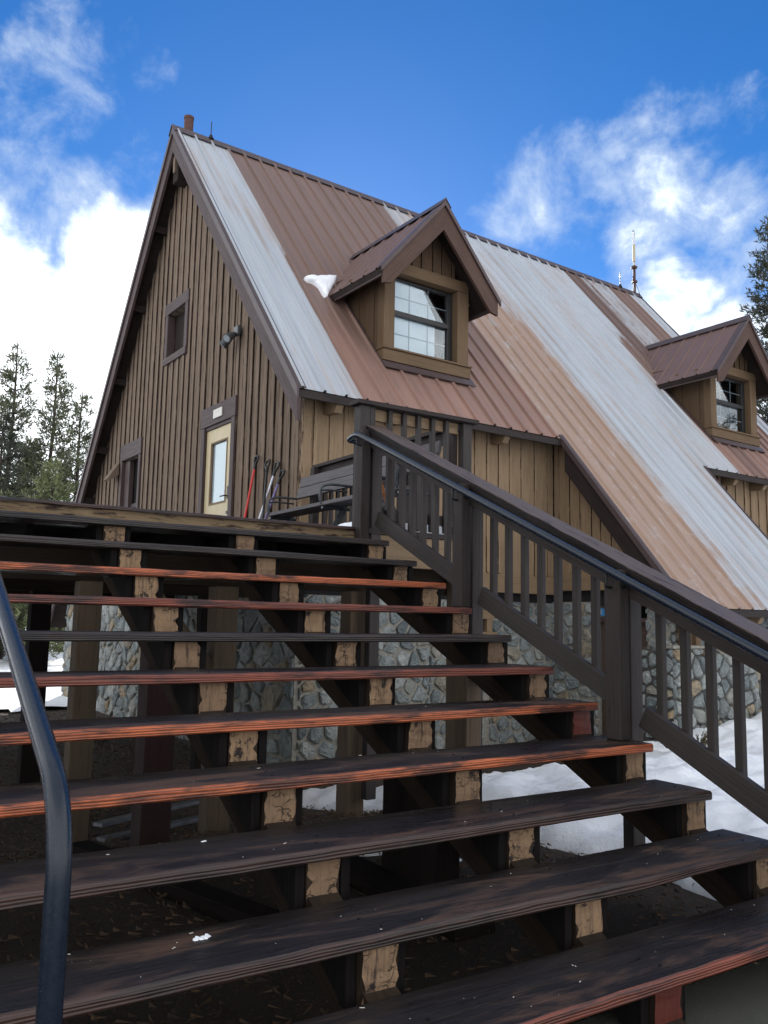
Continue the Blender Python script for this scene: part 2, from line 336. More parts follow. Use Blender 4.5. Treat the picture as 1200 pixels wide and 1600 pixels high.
# ------------------------------------------------------------------ mesh builder
class MB:
    def __init__(s): s.v = []; s.f = []; s.g = []; s.n = []; s.mi = []; s.sm = []
    def add(s, vs, fs, gs=None, ns=None, m=0, smooth=False):
        o = len(s.v); s.v += [V3(p) for p in vs]
        s.g += gs or [V3(p) for p in vs]; s.n += ns or [V3((0, 0, 0))] * len(vs)
        for i, f in enumerate(fs):
            s.f.append([o + k for k in f]); s.mi.append(m[i] if isinstance(m, (list, tuple)) else m); s.sm.append(smooth)
    def bar(s, p0, p1, w, h, up=(0, 0, 1), nseg=1, jit=0.0, m=0, taper=1.0, mfront=None):
        """box from p0 to p1; w across, h along up"""
        p0 = V3(p0); p1 = V3(p1); ax = p1 - p0; ln = ax.length; a = ax / ln
        up = V3(up); sd = up.cross(a).normalized(); u = a.cross(sd).normalized()
        off = V3((random.uniform(0, 50), random.uniform(0, 50), random.uniform(0, 50)))
        vs, gs, ns = [], [], []
        for i in range(nseg + 1):
            t = i / nseg; c = p0 + ax * t; k = 1 + (taper - 1) * t
            for (sx, sz) in ((-1, -1), (1, -1), (1, 1), (-1, 1)):
                j = V3((0, random.uniform(-jit, jit), random.uniform(-jit, jit))) if jit else V3((0, 0, 0))
                vs.append(c + sd * (sx * w / 2 * k + j.y) + u * (sz * h / 2 * k + j.z))
                gs.append(off + V3((t * ln, sx * w / 2, sz * h / 2))); ns.append(V3((t, sx, sz)))
        fs, ms = [], []
        for i in range(nseg):
            b = i * 4
            for q in range(4):
                r = (q + 1) % 4
                fs.append([b + q, b + r, b + 4 + r, b + 4 + q])
                ms.append(mfront[q] if mfront else m)
        fs.append([3, 2, 1, 0]); e = nseg * 4; fs.append([e, e + 1, e + 2, e + 3]); ms += [m, m]
        s.add(vs, fs, gs, ns, ms)
    def box(s, x0, x1, y0, y1, z0, z1, grain='z', m=0):
        cx, cy, cz = (x0 + x1) / 2, (y0 + y1) / 2, (z0 + z1) / 2
        if grain == 'x': s.bar((x0, cy, cz), (x1, cy, cz), y1 - y0, z1 - z0, (0, 0, 1), m=m)
        elif grain == 'y': s.bar((cx, y0, cz), (cx, y1, cz), x1 - x0, z1 - z0, (0, 0, 1), m=m)
        else: s.bar((cx, cy, z0), (cx, cy, z1), x1 - x0, y1 - y0, (0, 1, 0), m=m)
    def prism(s, poly, vec, m=0, gdir=None, mcap=None):
        vec = V3(vec); n = len(poly); off = V3((random.uniform(0, 50),) * 3)
        vs = [V3(p) for p in poly] + [V3(p) + vec for p in poly]
        gd = V3(gdir or (0, 0, 1)).normalized(); o1 = gd.orthogonal().normalized(); o2 = gd.cross(o1)
        gs = [off + V3((p.dot(gd), p.dot(o1), p.dot(o2))) for p in vs]
        fs = [list(range(n))[::-1], list(range(n, 2 * n))] + [[i, (i + 1) % n, n + (i + 1) % n, n + i] for i in range(n)]
        mc = m if mcap is None else mcap
        s.add(vs, fs, gs, None, [mc, m] + [m] * n)
    def tube(s, pts, r, n=12, m=0, caps=True):
        pts = [V3(p) for p in pts]; vs, fs = [], []
        rr = r if isinstance(r, (list, tuple)) else [r] * len(pts)
        ref = None
        for i, p in enumerate(pts):
            d = (pts[min(i + 1, len(pts) - 1)] - pts[max(i - 1, 0)]).normalized()
            if ref is None: ref = d.orthogonal().normalized()
            ref = (ref - d * ref.dot(d)).normalized(); q = d.cross(ref)
            for k in range(n):
                a = 2 * pi * k / n; vs.append(p + (ref * cos(a) + q * sin(a)) * rr[i])
        for i in range(len(pts) - 1):
            for k in range(n):
                fs.append([i * n + k, i * n + (k + 1) % n, (i + 1) * n + (k + 1) % n, (i + 1) * n + k])
        s.add(vs, fs, None, None, m, True)
        if caps:
            o = len(vs)
            s.add([vs[k] for k in range(n)], [list(range(n))[::-1]], None, None, m)
            s.add([vs[o - n + k] for k in range(n)], [list(range(n))], None, None, m)
    def build(s, name, mats, parent=None, frame=MI, bevel=0.0, origin=None):
        if not isinstance(mats, (list, tuple)): mats = [mats]
        me = bpy.data.meshes.new(name); o = bpy.data.objects.new(name, me); C.objects.link(o)
        if parent is not None:
            W = WM[parent.name]; inv = W.inverted(); o.parent = parent; WM[o.name] = W
        else:
            wv = [frame @ p for p in s.v]
            if origin is None:
                n = len(wv); origin = V3((sum(p.x for p in wv) / n, sum(p.y for p in wv) / n, min(p.z for p in wv)))
            W = Matrix.Translation(origin) @ frame.to_3x3().to_4x4(); o.matrix_world = W; inv = W.inverted(); WM[o.name] = W
        T = inv @ frame
        me.from_pydata([T @ p for p in s.v], [], s.f)
        for nm, dat in (('gr', s.g), ('nm', s.n)):
            at = me.attributes.new(nm, 'FLOAT_VECTOR', 'POINT'); at.data.foreach_set('vector', [c for p in dat for c in p])
        me.polygons.foreach_set('material_index', s.mi); me.polygons.foreach_set('use_smooth', s.sm)
        for m in mats: me.materials.append(M[m])
        me.update()
        if bevel:
            b = o.modifiers.new('bevel', 'BEVEL'); b.width = bevel; b.segments = 1; b.limit_method = 'ANGLE'
        return o
def arc(pts, r=.05, n=5):
    """round the corners of a polyline"""
    pts = [V3(p) for p in pts]; out = [pts[0]]
    for i in range(1, len(pts) - 1):
        a = (pts[i - 1] - pts[i]); b = (pts[i + 1] - pts[i]); rr = min(r, a.length * .45, b.length * .45)
        a = pts[i] + a.normalized() * rr; b = pts[i] + b.normalized() * rr
        for k in range(n + 1):
            t = k / n; out.append(a * (1 - t) ** 2 + pts[i] * 2 * t * (1 - t) + b * t * t)
    return out + [pts[-1]]
def tag(o, label=None, cat=None, group=None, kind=None):
    if label: o['label'] = label
    if cat: o['category'] = cat
    if group: o['group'] = group
    if kind: o['kind'] = kind
    return o
def thing(name, label, cat, loc, frame=MI, group=None):
    o = bpy.data.objects.new(name, None); C.objects.link(o); o.empty_display_size = .2
    W = Matrix.Translation(frame @ V3(loc)) @ frame.to_3x3().to_4x4(); o.matrix_world = W; WM[o.name] = W
    return tag(o, label, cat, group)

# ------------------------------------------------------------------ sizes
R_, DY = .18, .37044
def yk(k): return 5.6943 - DY * k
def zk(k): return .62964 - R_ * k
RP = 1.192                              # roof pitch
def zroof(Y): return 2.69 + RP * (Y - 8.56)
YR, ZR = 13.21, 2.69 + RP * (13.21 - 8.56)
FP = 1.3204                             # far slope pitch
def zfar(Y): return ZR - FP * (Y - YR)
DECK = .748

# ------------------------------------------------------------------ staircase
st = thing('staircase', 'wide open wooden staircase with dark wet treads and orange front edges', 'staircase', (.35, 3.8, -1.4))
fronts = {0: 'front_dark', 1: 'front_dark', 2: 'front_orange', 3: 'front_red', 4: 'front_dark', 5: 'front_red', 6: 'front_orange', 7: 'front_orange', 8: 'front_brown', 9: 'front_brown', 10: 'front_red'}
ends = [3.76, 3.775, 3.775, 3.72, 3.745, 3.755, 3.745, 3.76, 3.74, 3.78, 3.80]
tl = {2: 'tread with a bright orange worn front edge', 6: 'tread with orange wavy grain on its front edge', 9: 'tread with a bowed, rounded front edge', 0: 'dark brown uppermost tread'}
rnd = random.Random(5)
for k in range(11):
    b = MB(); x0, x1 = -3.06, ends[k]; n = 70
    yf, yb, zt = yk(k), yk(k) + .345, zk(k); th = .044
    vs, gs, ns = [], [], []; off = rnd.uniform(0, 90)
    # cross-section: front bottom, front top (rounded), crack lip, back top, back bottom
    prof = [(yf + .006, zt - th, -1, -1), (yf, zt - th + .006, -1, -.8), (yf, zt - .010, -1, .85), (yf + .009, zt, -1, 1), (yf + .10, zt + .001, -.4, 1), (yf + .20, zt + .001, .2, 1),
            (yf + .203, zt - (.009 if k > 8 else 0), .2, 1), (yf + .208, zt - (.009 if k > 8 else 0), .25, 1), (yf + .211, zt, .25, 1), (yb, zt, 1, 1), (yb, zt - th, 1, -1)]
    P = len(prof)
    for i in range(n + 1):
        t = i / n; x = x0 + (x1 - x0) * t
        wav = noise.noise(V3((x * .7, k * 3.1, 0))) * (.006 if k != 9 else .02)
        if k == 9: wav += -.022 * math.exp(-((x - 2.75) / .35) ** 2) + .012
        for q, (yy, zz, a, c) in enumerate(prof):
            j = noise.noise(V3((x * 9, k * 5.3, q * .3))) * .0035 if q < 4 else 0
            dz = noise.noise(V3((x * .6, k * 7.7, 2))) * .004
            f = 1 if q < 4 else max(0, (9 - q) / 9)
            if 4 < q < 9: yy += noise.noise(V3((x * 2.2, k, 11))) * .016 + noise.noise(V3((x * 9, k, 13))) * .004 - (.05 if k == 10 else 0)
            vs.append(V3((x, yy + (wav + j) * f, zz + dz + (j if q in (2, 3) else 0))))
            gs.append(V3((x + off, yy - yf + off, zz - zt))); ns.append(V3((t, a, c)))
    fs, ms = [], []
    for i in range(n):
        for q in range(P):
            r = (q + 1) % P
            fs.append([i * P + q, i * P + r, (i + 1) * P + r, (i + 1) * P + q][::-1]); ms.append(1 if q in (0, 1, 2) else 0)
    fs.append(list(range(P))); fs.append([n * P + q for q in range(P)][::-1]); ms += [0, 1]
    b.add(vs, fs, gs, ns, ms)
    for sx in (1.58, 2.525, 3.66, -.47, -1.72):
        for sy in (.07, .16, .27):
            px, py = sx + rnd.uniform(-.03, .03), yf + sy + rnd.uniform(-.01, .01)
            b.tube([(px, py, zt - .01), (px, py, zt + .0055)], .0055, 8, m=2)
    o = b.build('tread', ['tread_top', fronts[k], 'black_metal'], st)
    if k in tl: o['label'] = tl[k]
def nose(Y): return .486 * Y - 2.137
for X0, X1 in ((1.508, 1.652), (2.452, 2.600), (3.590, 3.735), (-.55, -.40), (-1.80, -1.65), (-3.0, -2.855)):
    b = MB(); xa, xb = X0 - .045, X1 + .045
    Y0, Y1 = 1.95, 6.06
    poly = [(X0 + .01, Y0, nose(Y0) - .20), (X0 + .01, Y1, nose(Y1) - .20), (X0 + .01, Y1, nose(Y1) - .41), (X0 + .01, Y0 + .30, nose(Y0 + .3) - .41), (X0 + .01, Y0, -1.40)]
    b.prism(poly, (X1 - X0 - .02, 0, 0), gdir=(0, .9, .437))
    sg = b.build('stringer', 'stringer', st)
    c = MB()
    for k in range(11):
        y0 = yk(k) + .045 + rnd.uniform(-.012, .012); zt = zk(k) - .046; zb = zk(k + 1) - .05
        if k == 10: zb = -1.41
        for xs in (X0 - .042, X1 + .003):
            c.prism([(xs, y0 + .018, zt), (xs, y0 + .34, zt), (xs, y0 + .018, zb)], (.039, 0, 0), gdir=(0, 0, 1))
            c.box(xs + .0015, xs + .0375, y0 + .016, y0 + .06, zb + .004, zt - .003)
    c.build('stringer_cleat', 'black_wood', sg)
    for k in range(11):
        e = MB(); y0 = yk(k) + .040 + rnd.uniform(-.01, .01); zt = zk(k) - .047; zb = zk(k + 1) - .05
        if k == 10: zb = -1.41
        n = 7; xs0, xs1 = X0 + rnd.uniform(0, .004), X1 - rnd.uniform(0, .004)
        vs = []
        for i in range(n + 1):
            z = zt + (zb - zt) * i / n
            vs += [(xs0 + rnd.uniform(0, .016) * rnd.random() ** 2 * 1.8, y0 + rnd.uniform(0, .006), z), (xs1 - rnd.uniform(0, .016) * rnd.random() ** 2 * 1.8, y0 + rnd.uniform(0, .006), z)]
        m0 = len(vs); vs += [(xs0, y0 + .33, zt), (xs1, y0 + .33, zt), (xs0, y0 + .05, zb), (xs1, y0 + .05, zb)]
        fs = [[2 * i, 2 * i + 2, 2 * i + 3, 2 * i + 1] for i in range(n)]
        fs += [[0, 1, m0 + 1, m0], [m0, m0 + 1, m0 + 3, m0 + 2], [m0 + 2, m0 + 3, 2 * n + 1, 2 * n]]
        fs += [list(range(0, 2 * n + 1, 2))[::-1] + [m0, m0 + 2], list(range(1, 2 * n + 2, 2)) + [m0 + 3, m0 + 1]]
        o3 = V3((rnd.uniform(0, 40), rnd.uniform(0, 40), rnd.uniform(0, 40)))
        mt = 'block_red' if (k == 6 and X0 > 3) or (k == 10 and 2 < X0 < 3) else 'block'
        side = 'stringer'
        e.add(vs, fs, [V3((p[2], p[0], p[1])) + o3 for p in vs], None, [0] * n + [1] * (len(fs) - n))
        e.build('riser_block', [mt, side], sg)
# timber posts that carry the stairs
for (x, y, w, top, mt) in ((1.80, 5.35, .19, nose(5.35) - .38, 'post_red'), (2.76, 3.95, .20, nose(3.95) - .4, 'post_black'), (3.66, 4.55, .13, nose(4.55) - .38, 'post_tan'), (.2, 4.4, .16, nose(4.4) - .3, 'post_black'), (2.53, 3.35, .14, nose(3.35) - .38, 'post_black')):
    b = MB(); b.box(x - w / 2, x + w / 2, y - w / 2, y + w / 2, -1.6, top); b.build('support_post', mt, st, bevel=.006)
b = MB(); b.box(2.43, 2.66, 3.1, 4.9, -1.44, -1.34, 'y'); b.build('sill_timber', 'post_black', st)

# ------------------------------------------------------------------ deck
dk = thing('deck', 'raised wooden deck with peeling tan edge board on tall tan posts', 'deck', (0, 9, -1.6))
b = MB(); y = 6.10
while y < 13.4:
    xe = 4.90 if y < 8.80 else 4.98 - .0353 * y
    b.box(-4.5, xe, y, y + .138, .705, DECK - .006 + rnd.uniform(0, .004), 'x'); y += .145
b.build('deck_board', 'rail_old', dk)
def wavy_board(b, x0, x1, yf, yb, z0, z1, n=60, amp=.008, seed=0):
    vs, gs, ns = [], [], []; off = 13.7 * (seed + 1)
    for i in range(n + 1):
        t = i / n; x = x0 + (x1 - x0) * t
        for (yy, zz, a, c) in ((yf, z0, -1, -1), (yf, z1 - .012, -1, .8), (yf + .014, z1, -1, 1), (yb, z1, 1, 1), (yb, z0, 1, -1)):
            vs.append((x, yy + amp * noise.noise(V3((x * 5, seed, zz * 3))), zz + amp * noise.noise(V3((x * 4, seed + 4, a)))))
            gs.append(V3((x + off, yy + off, zz))); ns.append(V3((t, a, c)))
    fs = [[i * 5 + q, (i + 1) * 5 + q, (i + 1) * 5 + (q + 1) % 5, i * 5 + (q + 1) % 5] for i in range(n) for q in range(5)]
    fs += [[4, 3, 2, 1, 0], [n * 5 + q for q in range(5)]]
    b.add(vs, fs, gs, ns, 0)
b = MB(); wavy_board(b, -4.5, 3.66, 6.045, 6.098, .60, .750, seed=1); o = b.build('edge_board', 'tan_peel', dk)
b = MB(); wavy_board(b, -4.5, 3.63, 6.018, 6.046, .732, .757, seed=3, amp=.006); b.build('nosing', 'front_brown', dk)
b = MB(); b.box(3.86, 4.92, 5.985, 6.03, .44, .705, 'x'); b.build('rim_beam', 'tan_trim', dk, bevel=.004)
b = MB(); b.box(3.665, 4.92, 5.97, 6.10, .707, .752, 'x'); b.build('nosing', 'rail_old', dk, bevel=.004)
b = MB(); b.box(4.86, 4.905, 6.032, 8.85, .44, .703, 'y'); b.build('rim_beam', 'tan_trim', dk)
x = -4.4
b = MB()
while x < 4.4:
    b.box(x, x + .045, 6.11, 13.4, .47, .703, 'y'); x += .61
b.build('joist', 'black_wood', dk)
for yy in (6.22, 9.5, 12.8):
    b = MB(); b.box(-4.5, 4.84 if yy < 7 else 4.5, yy, yy + .14, .23, .468, 'x'); b.build('cross_beam', 'stringer', dk)
b = MB(); b.box(-4.6, 4.50, 13.43, 13.47, .16, .75, 'x'); b.build('fascia', 'fascia_grey', dk)
for (x, y, w, mt) in ((1.57, 6.28, .16, 'post_tan'), (2.60, 6.28, .18, 'post_tan'), (3.75, 6.20, .17, 'post_tan'), (4.80, 6.12, .15, 'post_tan'), (-.6, 6.28, .16, 'post_tan'), (-2.6, 6.28, .16, 'post_tan'),
                      (1.90, 9.57, .20, 'post_black'), (3.75, 9.57, .16, 'post_black'), (.55, 9.57, .18, 'post_black'), (1.15, 12.87, .2, 'post_black'), (3.3, 12.87, .2, 'post_black'), (-2.2, 9.57, .16, 'post_black')):
    b = MB(); b.box(x - w / 2, x + w / 2, y - w / 2, y + w / 2, -2.0, .228 if y > 6.15 else .70); b.build('deck_post', mt, dk, bevel=.006)
for x, s2 in ((2.60, -1), (3.75, -1)):
    b = MB(); b.bar((x + s2 * .06, 6.28, -.45), (x + s2 * .62, 6.28, .24), .09, .09, (0, 1, 0)); b.build('knee_brace', 'post_tan', dk)

# ------------------------------------------------------------------ stair railing on the right
sr = thing('stair_railing', 'dark wooden stair railing with slim balusters along the right side of the staircase', 'railing', (3.8, 4, -1.4))
def zcap(Y): return .470 * Y - 1.19
def zbot(Y): return .486 * Y - 1.99
def sbar(b, Y0, Y1, x, w, h, zf, dz, **k): b.bar((x, Y1, zf(Y1) + dz), (x, Y0, zf(Y0) + dz), w, h, (0, -.43, .9), **k)
b = MB(); sbar(b, 1.55, 6.06, 3.80, .20, .042, zcap, -.022, nseg=40, jit=.0025); b.build('cap_rail', 'cap_wood', sr)
b = MB(); sbar(b, 1.60, 6.00, 3.745, .040, .125, zcap, -.108, nseg=20, jit=.001); b.build('top_rail', 'rail_old', sr)
for Y0, Y1 in ((4.76, 5.93), (3.36, 4.585), (1.6, 3.19)):
    b = MB(); sbar(b, Y0, Y1, 3.80, .040, .125, zbot, -.06); b.build('bottom_rail', 'rail_wood', sr, bevel=.004)
for Y, zb in ((6.00, .60), (4.66, zk(3) + .002), (3.27, zk(7) + .002), (1.62, -1.4)):
    b = MB(); b.box(3.640, 3.722, Y - .055, Y + .055, zb, zcap(Y) - .05); o = b.build('newel_post', 'rail_old', sr, bevel=.006)
    b2 = MB(); b2.box(3.768, 3.866, Y - .02, Y + .055, -1.45, zcap(Y) - .05); b2.build('outer_post', 'rail_wood', sr, bevel=.004)
    c = MB(); c.tube([(3.68, Y - .056, zcap(Y) - .135), (3.68, Y - .066, zcap(Y) - .135)], .022, 14); c.tube([(3.68, Y - .066, zcap(Y) - .135), (3.68, Y - .078, zcap(Y) - .135)], .010, 8)
    c.build('bolt', 'black_metal', o)
b = MB()
for Y in [5.80 - .155 * i for i in range(7)] + [4.50 - .155 * i for i in range(8)] + [3.10 - .155 * i for i in range(9)]:
    o = MB(); jx = rnd.uniform(-.003, .003)
    o.box(3.822 + jx, 3.862 + jx, Y - .022, Y + .022, zbot(Y) - .05, zcap(Y) - .055)
    o.build('baluster', 'rail_wood', sr, bevel=.003)
def zpipe(Y): return .460 * Y - 1.205
pts = arc([(3.66, 6.03, zpipe(5.95) - .05), (3.60, 6.12, zpipe(5.95) - .03), (3.58, 5.95, zpipe(5.95)), (3.60, 5.70, zpipe(5.70)), (3.60, 1.5, zpipe(1.5))], .09, 6)
b = MB(); b.tube(pts, .023, 16); o = b.build('pipe_handrail', 'pipe', sr)
for Y in (5.97, 4.66, 3.27, 1.75):
    c = MB(); c.tube(arc([(3.64, Y, zpipe(Y) - .10), (3.60, Y, zpipe(Y) - .10), (3.60, Y, zpipe(Y) - .024)], .03), .008, 8); c.build('bracket', 'black_metal', o)

# deck railings
dr = thing('deck_railing', 'dark wooden deck railing with square balusters above the top right of the stairs', 'railing', (4.3, 6.05, .75))
b = MB(); b.box(3.60, 4.90, 5.955, 6.115, 1.800, 1.838, 'x'); b.build('cap_rail', 'rail_old', dr, bevel=.004)
b = MB(); b.box(3.80, 4.735, 6.062, 6.10, 1.70, 1.798, 'x'); b.build('top_rail', 'tan_trim', dr)
b = MB(); b.box(3.80, 4.735, 6.062, 6.10, .84, .93, 'x'); b.build('bottom_rail', 'rail_wood', dr)
for x0, x1, y0, y1 in ((3.645, 3.74, 5.99, 6.10), (3.745, 3.80, 6.00, 6.085), (4.755, 4.855, 6.0, 6.08)):
    b = MB(); b.box(x0, x1, y0, y1, .62 if x0 < 4 else .44, 1.798); b.build('newel_post', 'rail_wood', dr, bevel=.004)
b = MB(); b.box(4.70, 4.752, 6.085, 6.14, .75, 1.75); b.build('newel_post', 'rail_old', dr)
for x in (3.97, 4.12, 4.275, 4.43, 4.585):
    b = MB(); b.box(x - .021, x + .021, 6.018, 6.060, .77, 1.798); b.build('baluster', 'rail_wood', dr, bevel=.003)
ds = thing('side_railing', 'weathered deck railing running back to the house wall behind the bench', 'railing', (4.8, 7.5, .75))
b = MB(); b.box(4.735, 4.875, 6.20, 8.86, 1.772, 1.808, 'y'); b.build('cap_rail', 'rail_old', ds)
b = MB(); b.box(4.785, 4.82, 6.2, 8.85, 1.66, 1.770, 'y'); b.build('top_rail', 'rail_old', ds)
b = MB(); b.box(4.785, 4.82, 6.2, 8.85, .84, .92, 'y'); b.build('bottom_rail', 'rail_old', ds)
y = 6.35
while y < 8.8:
    b = MB(); b.box(4.822, 4.862, y, y + .042, .79, 1.770); b.build('baluster', 'rail_wood', ds); y += .158
for y in (7.42, 8.76):
    b = MB(); b.box(4.70, 4.782, y, y + .09, .75, 1.77); b.build('newel_post', 'rail_old', ds)
def bench(y0, y1, label, arms):
    t = thing('bench', label, 'bench', (4.45, (y0 + y1) / 2, .75), group=None)
    for z0, z1, x in ((1.40, 1.53, 4.62), (1.537, 1.655, 4.655)):
        b = MB(); b.bar((x, y0, (z0 + z1) / 2), (x, y1, (z0 + z1) / 2), .035, z1 - z0, (.22, 0, 1), nseg=8, jit=.001); b.build('back_board', 'bench_wood', t)
    for x in (4.30, 4.445):
        b = MB(); b.box(x - .065, x + .065, y0 + .05, y1, 1.165, 1.205, 'y'); b.build('seat_board', 'bench_wood', t, bevel=.004)
    for yy in arms:
        b = MB()
        b.tube(arc([(4.56, yy, 1.17), (4.24, yy, 1.15), (4.22, yy, 1.36), (4.34, yy, 1.40), (4.60, yy, 1.40)], .06), .013, 8)
        b.tube(arc([(4.30, yy + .05, 1.15), (4.24, yy + .05, 1.22), (4.24, yy + .05, 1.33), (4.34, yy + .05, 1.345), (4.58, yy + .05, 1.345)], .05), .010, 8)
        b.build('armrest', 'steel_bench', t)
        c = MB(); c.bar((4.52, yy, 1.155), (4.40, yy, .94), .06, .03, (0, 1, 0)); c.bar((4.40, yy, .94), (4.40, yy, .752), .06, .035, (0, 1, 0)); c.tube([(4.25, yy, 1.15), (4.58, yy, 1.15)], .02, 8); c.build('leg', 'steel_bench', t)
    return t
bench(6.9, 8.98, 'grey plank bench with looped steel armrests left of the top railing post', (8.97, 7.72, 7.0))
bench(6.22, 6.80, 'short grey bench end behind the top balusters', (6.3,))

# center pipe handrail
b = MB()
pts = arc([(.345, 6.2, 1.828), (.345, 1.457, -.304), (.345, 1.460, -1.42)], .12, 10)
b.tube(pts, .0200, 20)
pr = thing('pipe_handrail', 'blue-black painted steel pipe handrail in the left foreground', 'handrail', (.345, 1.46, -1.4))
b.build('pipe', 'pipe', pr)
for y in (3.4, 5.9):
    c = MB(); z = -.304 + (y - 1.457) * 2.132 / 4.743
    c.tube([(.345, y, z - .01), (.345, y, zk(int((5.6943 - y) / DY + 1)))], .0205, 14); c.build('pipe_post', 'pipe', pr)

# ------------------------------------------------------------------ house
hs = thing('lodge', 'brown board-and-batten mountain lodge with a steep ribbed metal roof', 'house', (9, 11, -1.8), MH)
XG = 5.05
def lookup(top, u): return top(u)
def siding(name, mat, axis, at, nrm, u0, u1, zb, top, opens=(), pitch=.25, bw=.105, th=.10, parent=hs, proud=.024, seed=1, trim=True):
    """vertical boards and battens on plane axis=at; nrm=-1: outside toward negative axis"""
    r = random.Random(seed); b = MB()
    def pc(u, d, z): return (at + nrm * d, u, z) if axis == 'x' else (u, at + nrm * d, z)
    def piece(ua, ub, za, zta, ztb, d0, d1):
        if min(zta, ztb) - za < .01: return
        off = V3((r.uniform(0, 60), r.uniform(0, 60), 0)); vs, gs, ns = [], [], []
        um, w = (ua + ub) / 2, (ub - ua) / 2
        ks = max(1, int((max(zta, ztb) - za) / 1.0))
        for d in (d0, d1):
            for i in range(ks + 1):
                t = i / ks
                for u, zt in ((ua, zta), (ub, ztb)):
                    z = za + (zt - za) * t
                    vs.append(pc(u, d, z)); gs.append(off + V3((z, u - um, d))); ns.append(V3((t, (u - um) / w, 0)))
        K = (ks + 1) * 2; fs = []
        for i in range(ks):
            a = i * 2
            fs += [[K + a, K + a + 1, K + a + 3, K + a + 2], [a + 1, a, a + 2, a + 3], [a, K + a, K + a + 2, a + 2], [K + a + 1, a + 1, a + 3, K + a + 3]]
        e = ks * 2; fs += [[e, K + e, K + e + 1, e + 1], [1, K + 1, K, 0]]
        b.add(vs, fs, gs, ns, 0)
    us = [u0]; u = u0 + pitch * .6
    while u < u1 - .06: us.append(u); u += pitch * r.uniform(.86, 1.14)
    us.append(u1)
    cuts = sorted(set([round(x, 4) for x in us] + [round(v, 4) for o in opens for v in o[:2] if u0 < v < u1]))
    for ua, ub in zip(cuts[:-1], cuts[1:]):
        um = (ua + ub) / 2; segs = [(zb, None)]
        for o in opens:
            if o[0] - 1e-4 <= um <= o[1] + 1e-4: segs = [(zb, o[2]), (o[3], None)]
        d = r.uniform(0, .005)
        for za, zt in segs:
            if zt is None: piece(ua + .002, ub - .002, za, top(ua), top(ub), -th, d)
            elif zt > za: piece(ua + .002, ub - .002, za, zt, zt, -th, d)
    for u in us[1:-1]:
        hw = bw / 2 * r.uniform(.78, 1.15); segs = [(zb + r.uniform(-.01, .02), None)]
        for o in opens:
            if o[0] - hw - .02 <= u <= o[1] + hw + .02: segs = [(zb, o[2] - .01), (o[3] + .02, None)]
        for za, zt in segs:
            d = proud + r.uniform(-.004, .006); k = r.uniform(-.004, .004)
            if zt is None: piece(u - hw + k, u + hw + k, za, top(u - hw), top(u + hw), .0065, d)
            elif zt > za: piece(u - hw + k, u + hw + k, za, zt, zt, .0065, d)
    return b.build(name, mat, parent, MH)
def ztop(Y): return (zroof(Y) if Y < YR else zfar(Y)) - .16
UP_W = (12.96, 13.72, 4.36, 5.13)       # upper window opening (Y0,Y1,z0,z1)
DOOR = (10.98, 11.92, DECK, 2.82)
LW = (14.86, 15.76, 1.2, 2.86)
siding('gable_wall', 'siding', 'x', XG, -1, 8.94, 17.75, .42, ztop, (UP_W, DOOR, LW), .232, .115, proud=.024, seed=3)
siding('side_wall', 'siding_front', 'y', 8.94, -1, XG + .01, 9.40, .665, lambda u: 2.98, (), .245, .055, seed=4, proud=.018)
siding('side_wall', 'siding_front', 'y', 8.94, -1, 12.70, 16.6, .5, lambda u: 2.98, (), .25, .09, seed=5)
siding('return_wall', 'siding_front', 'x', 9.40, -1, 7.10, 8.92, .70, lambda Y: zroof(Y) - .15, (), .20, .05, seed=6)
b = MB(); b.box(XG - .02, XG + .10, 8.915, 9.02, .42, 3.0); b.build('corner_board', 'siding_front', hs, MH)
b = MB(); b.box(5.1, 9.40, 8.90, 9.0, .405, .664, 'x'); b.box(9.35, 9.46, 7.05, 8.898, .46, .699, 'y'); b.build('skirt_board', 'tan_trim', hs, MH, bevel=.004)
b = MB(); b.box(5.1, 9.50, 9.02, 9.12, .25, .41, 'x'); b.box(9.46, 9.55, 7.1, 9.0, .25, .46, 'y'); b.box(16.6, 16.7, 9, 17.5, -1.9, 2.9); b.prism([(5.17, 9.1, .45), (5.17, 17.6, .45), (5.17, 17.6, zfar(17.6) - .2), (5.17, YR, ZR - .3), (5.17, 9.1, zroof(9.1) - .2)], (.05, 0, 0)); b.box(5.3, 16.6, 9.3, 9.35, .3, 3.2); b.build('inner_wall', 'interior', hs, MH)
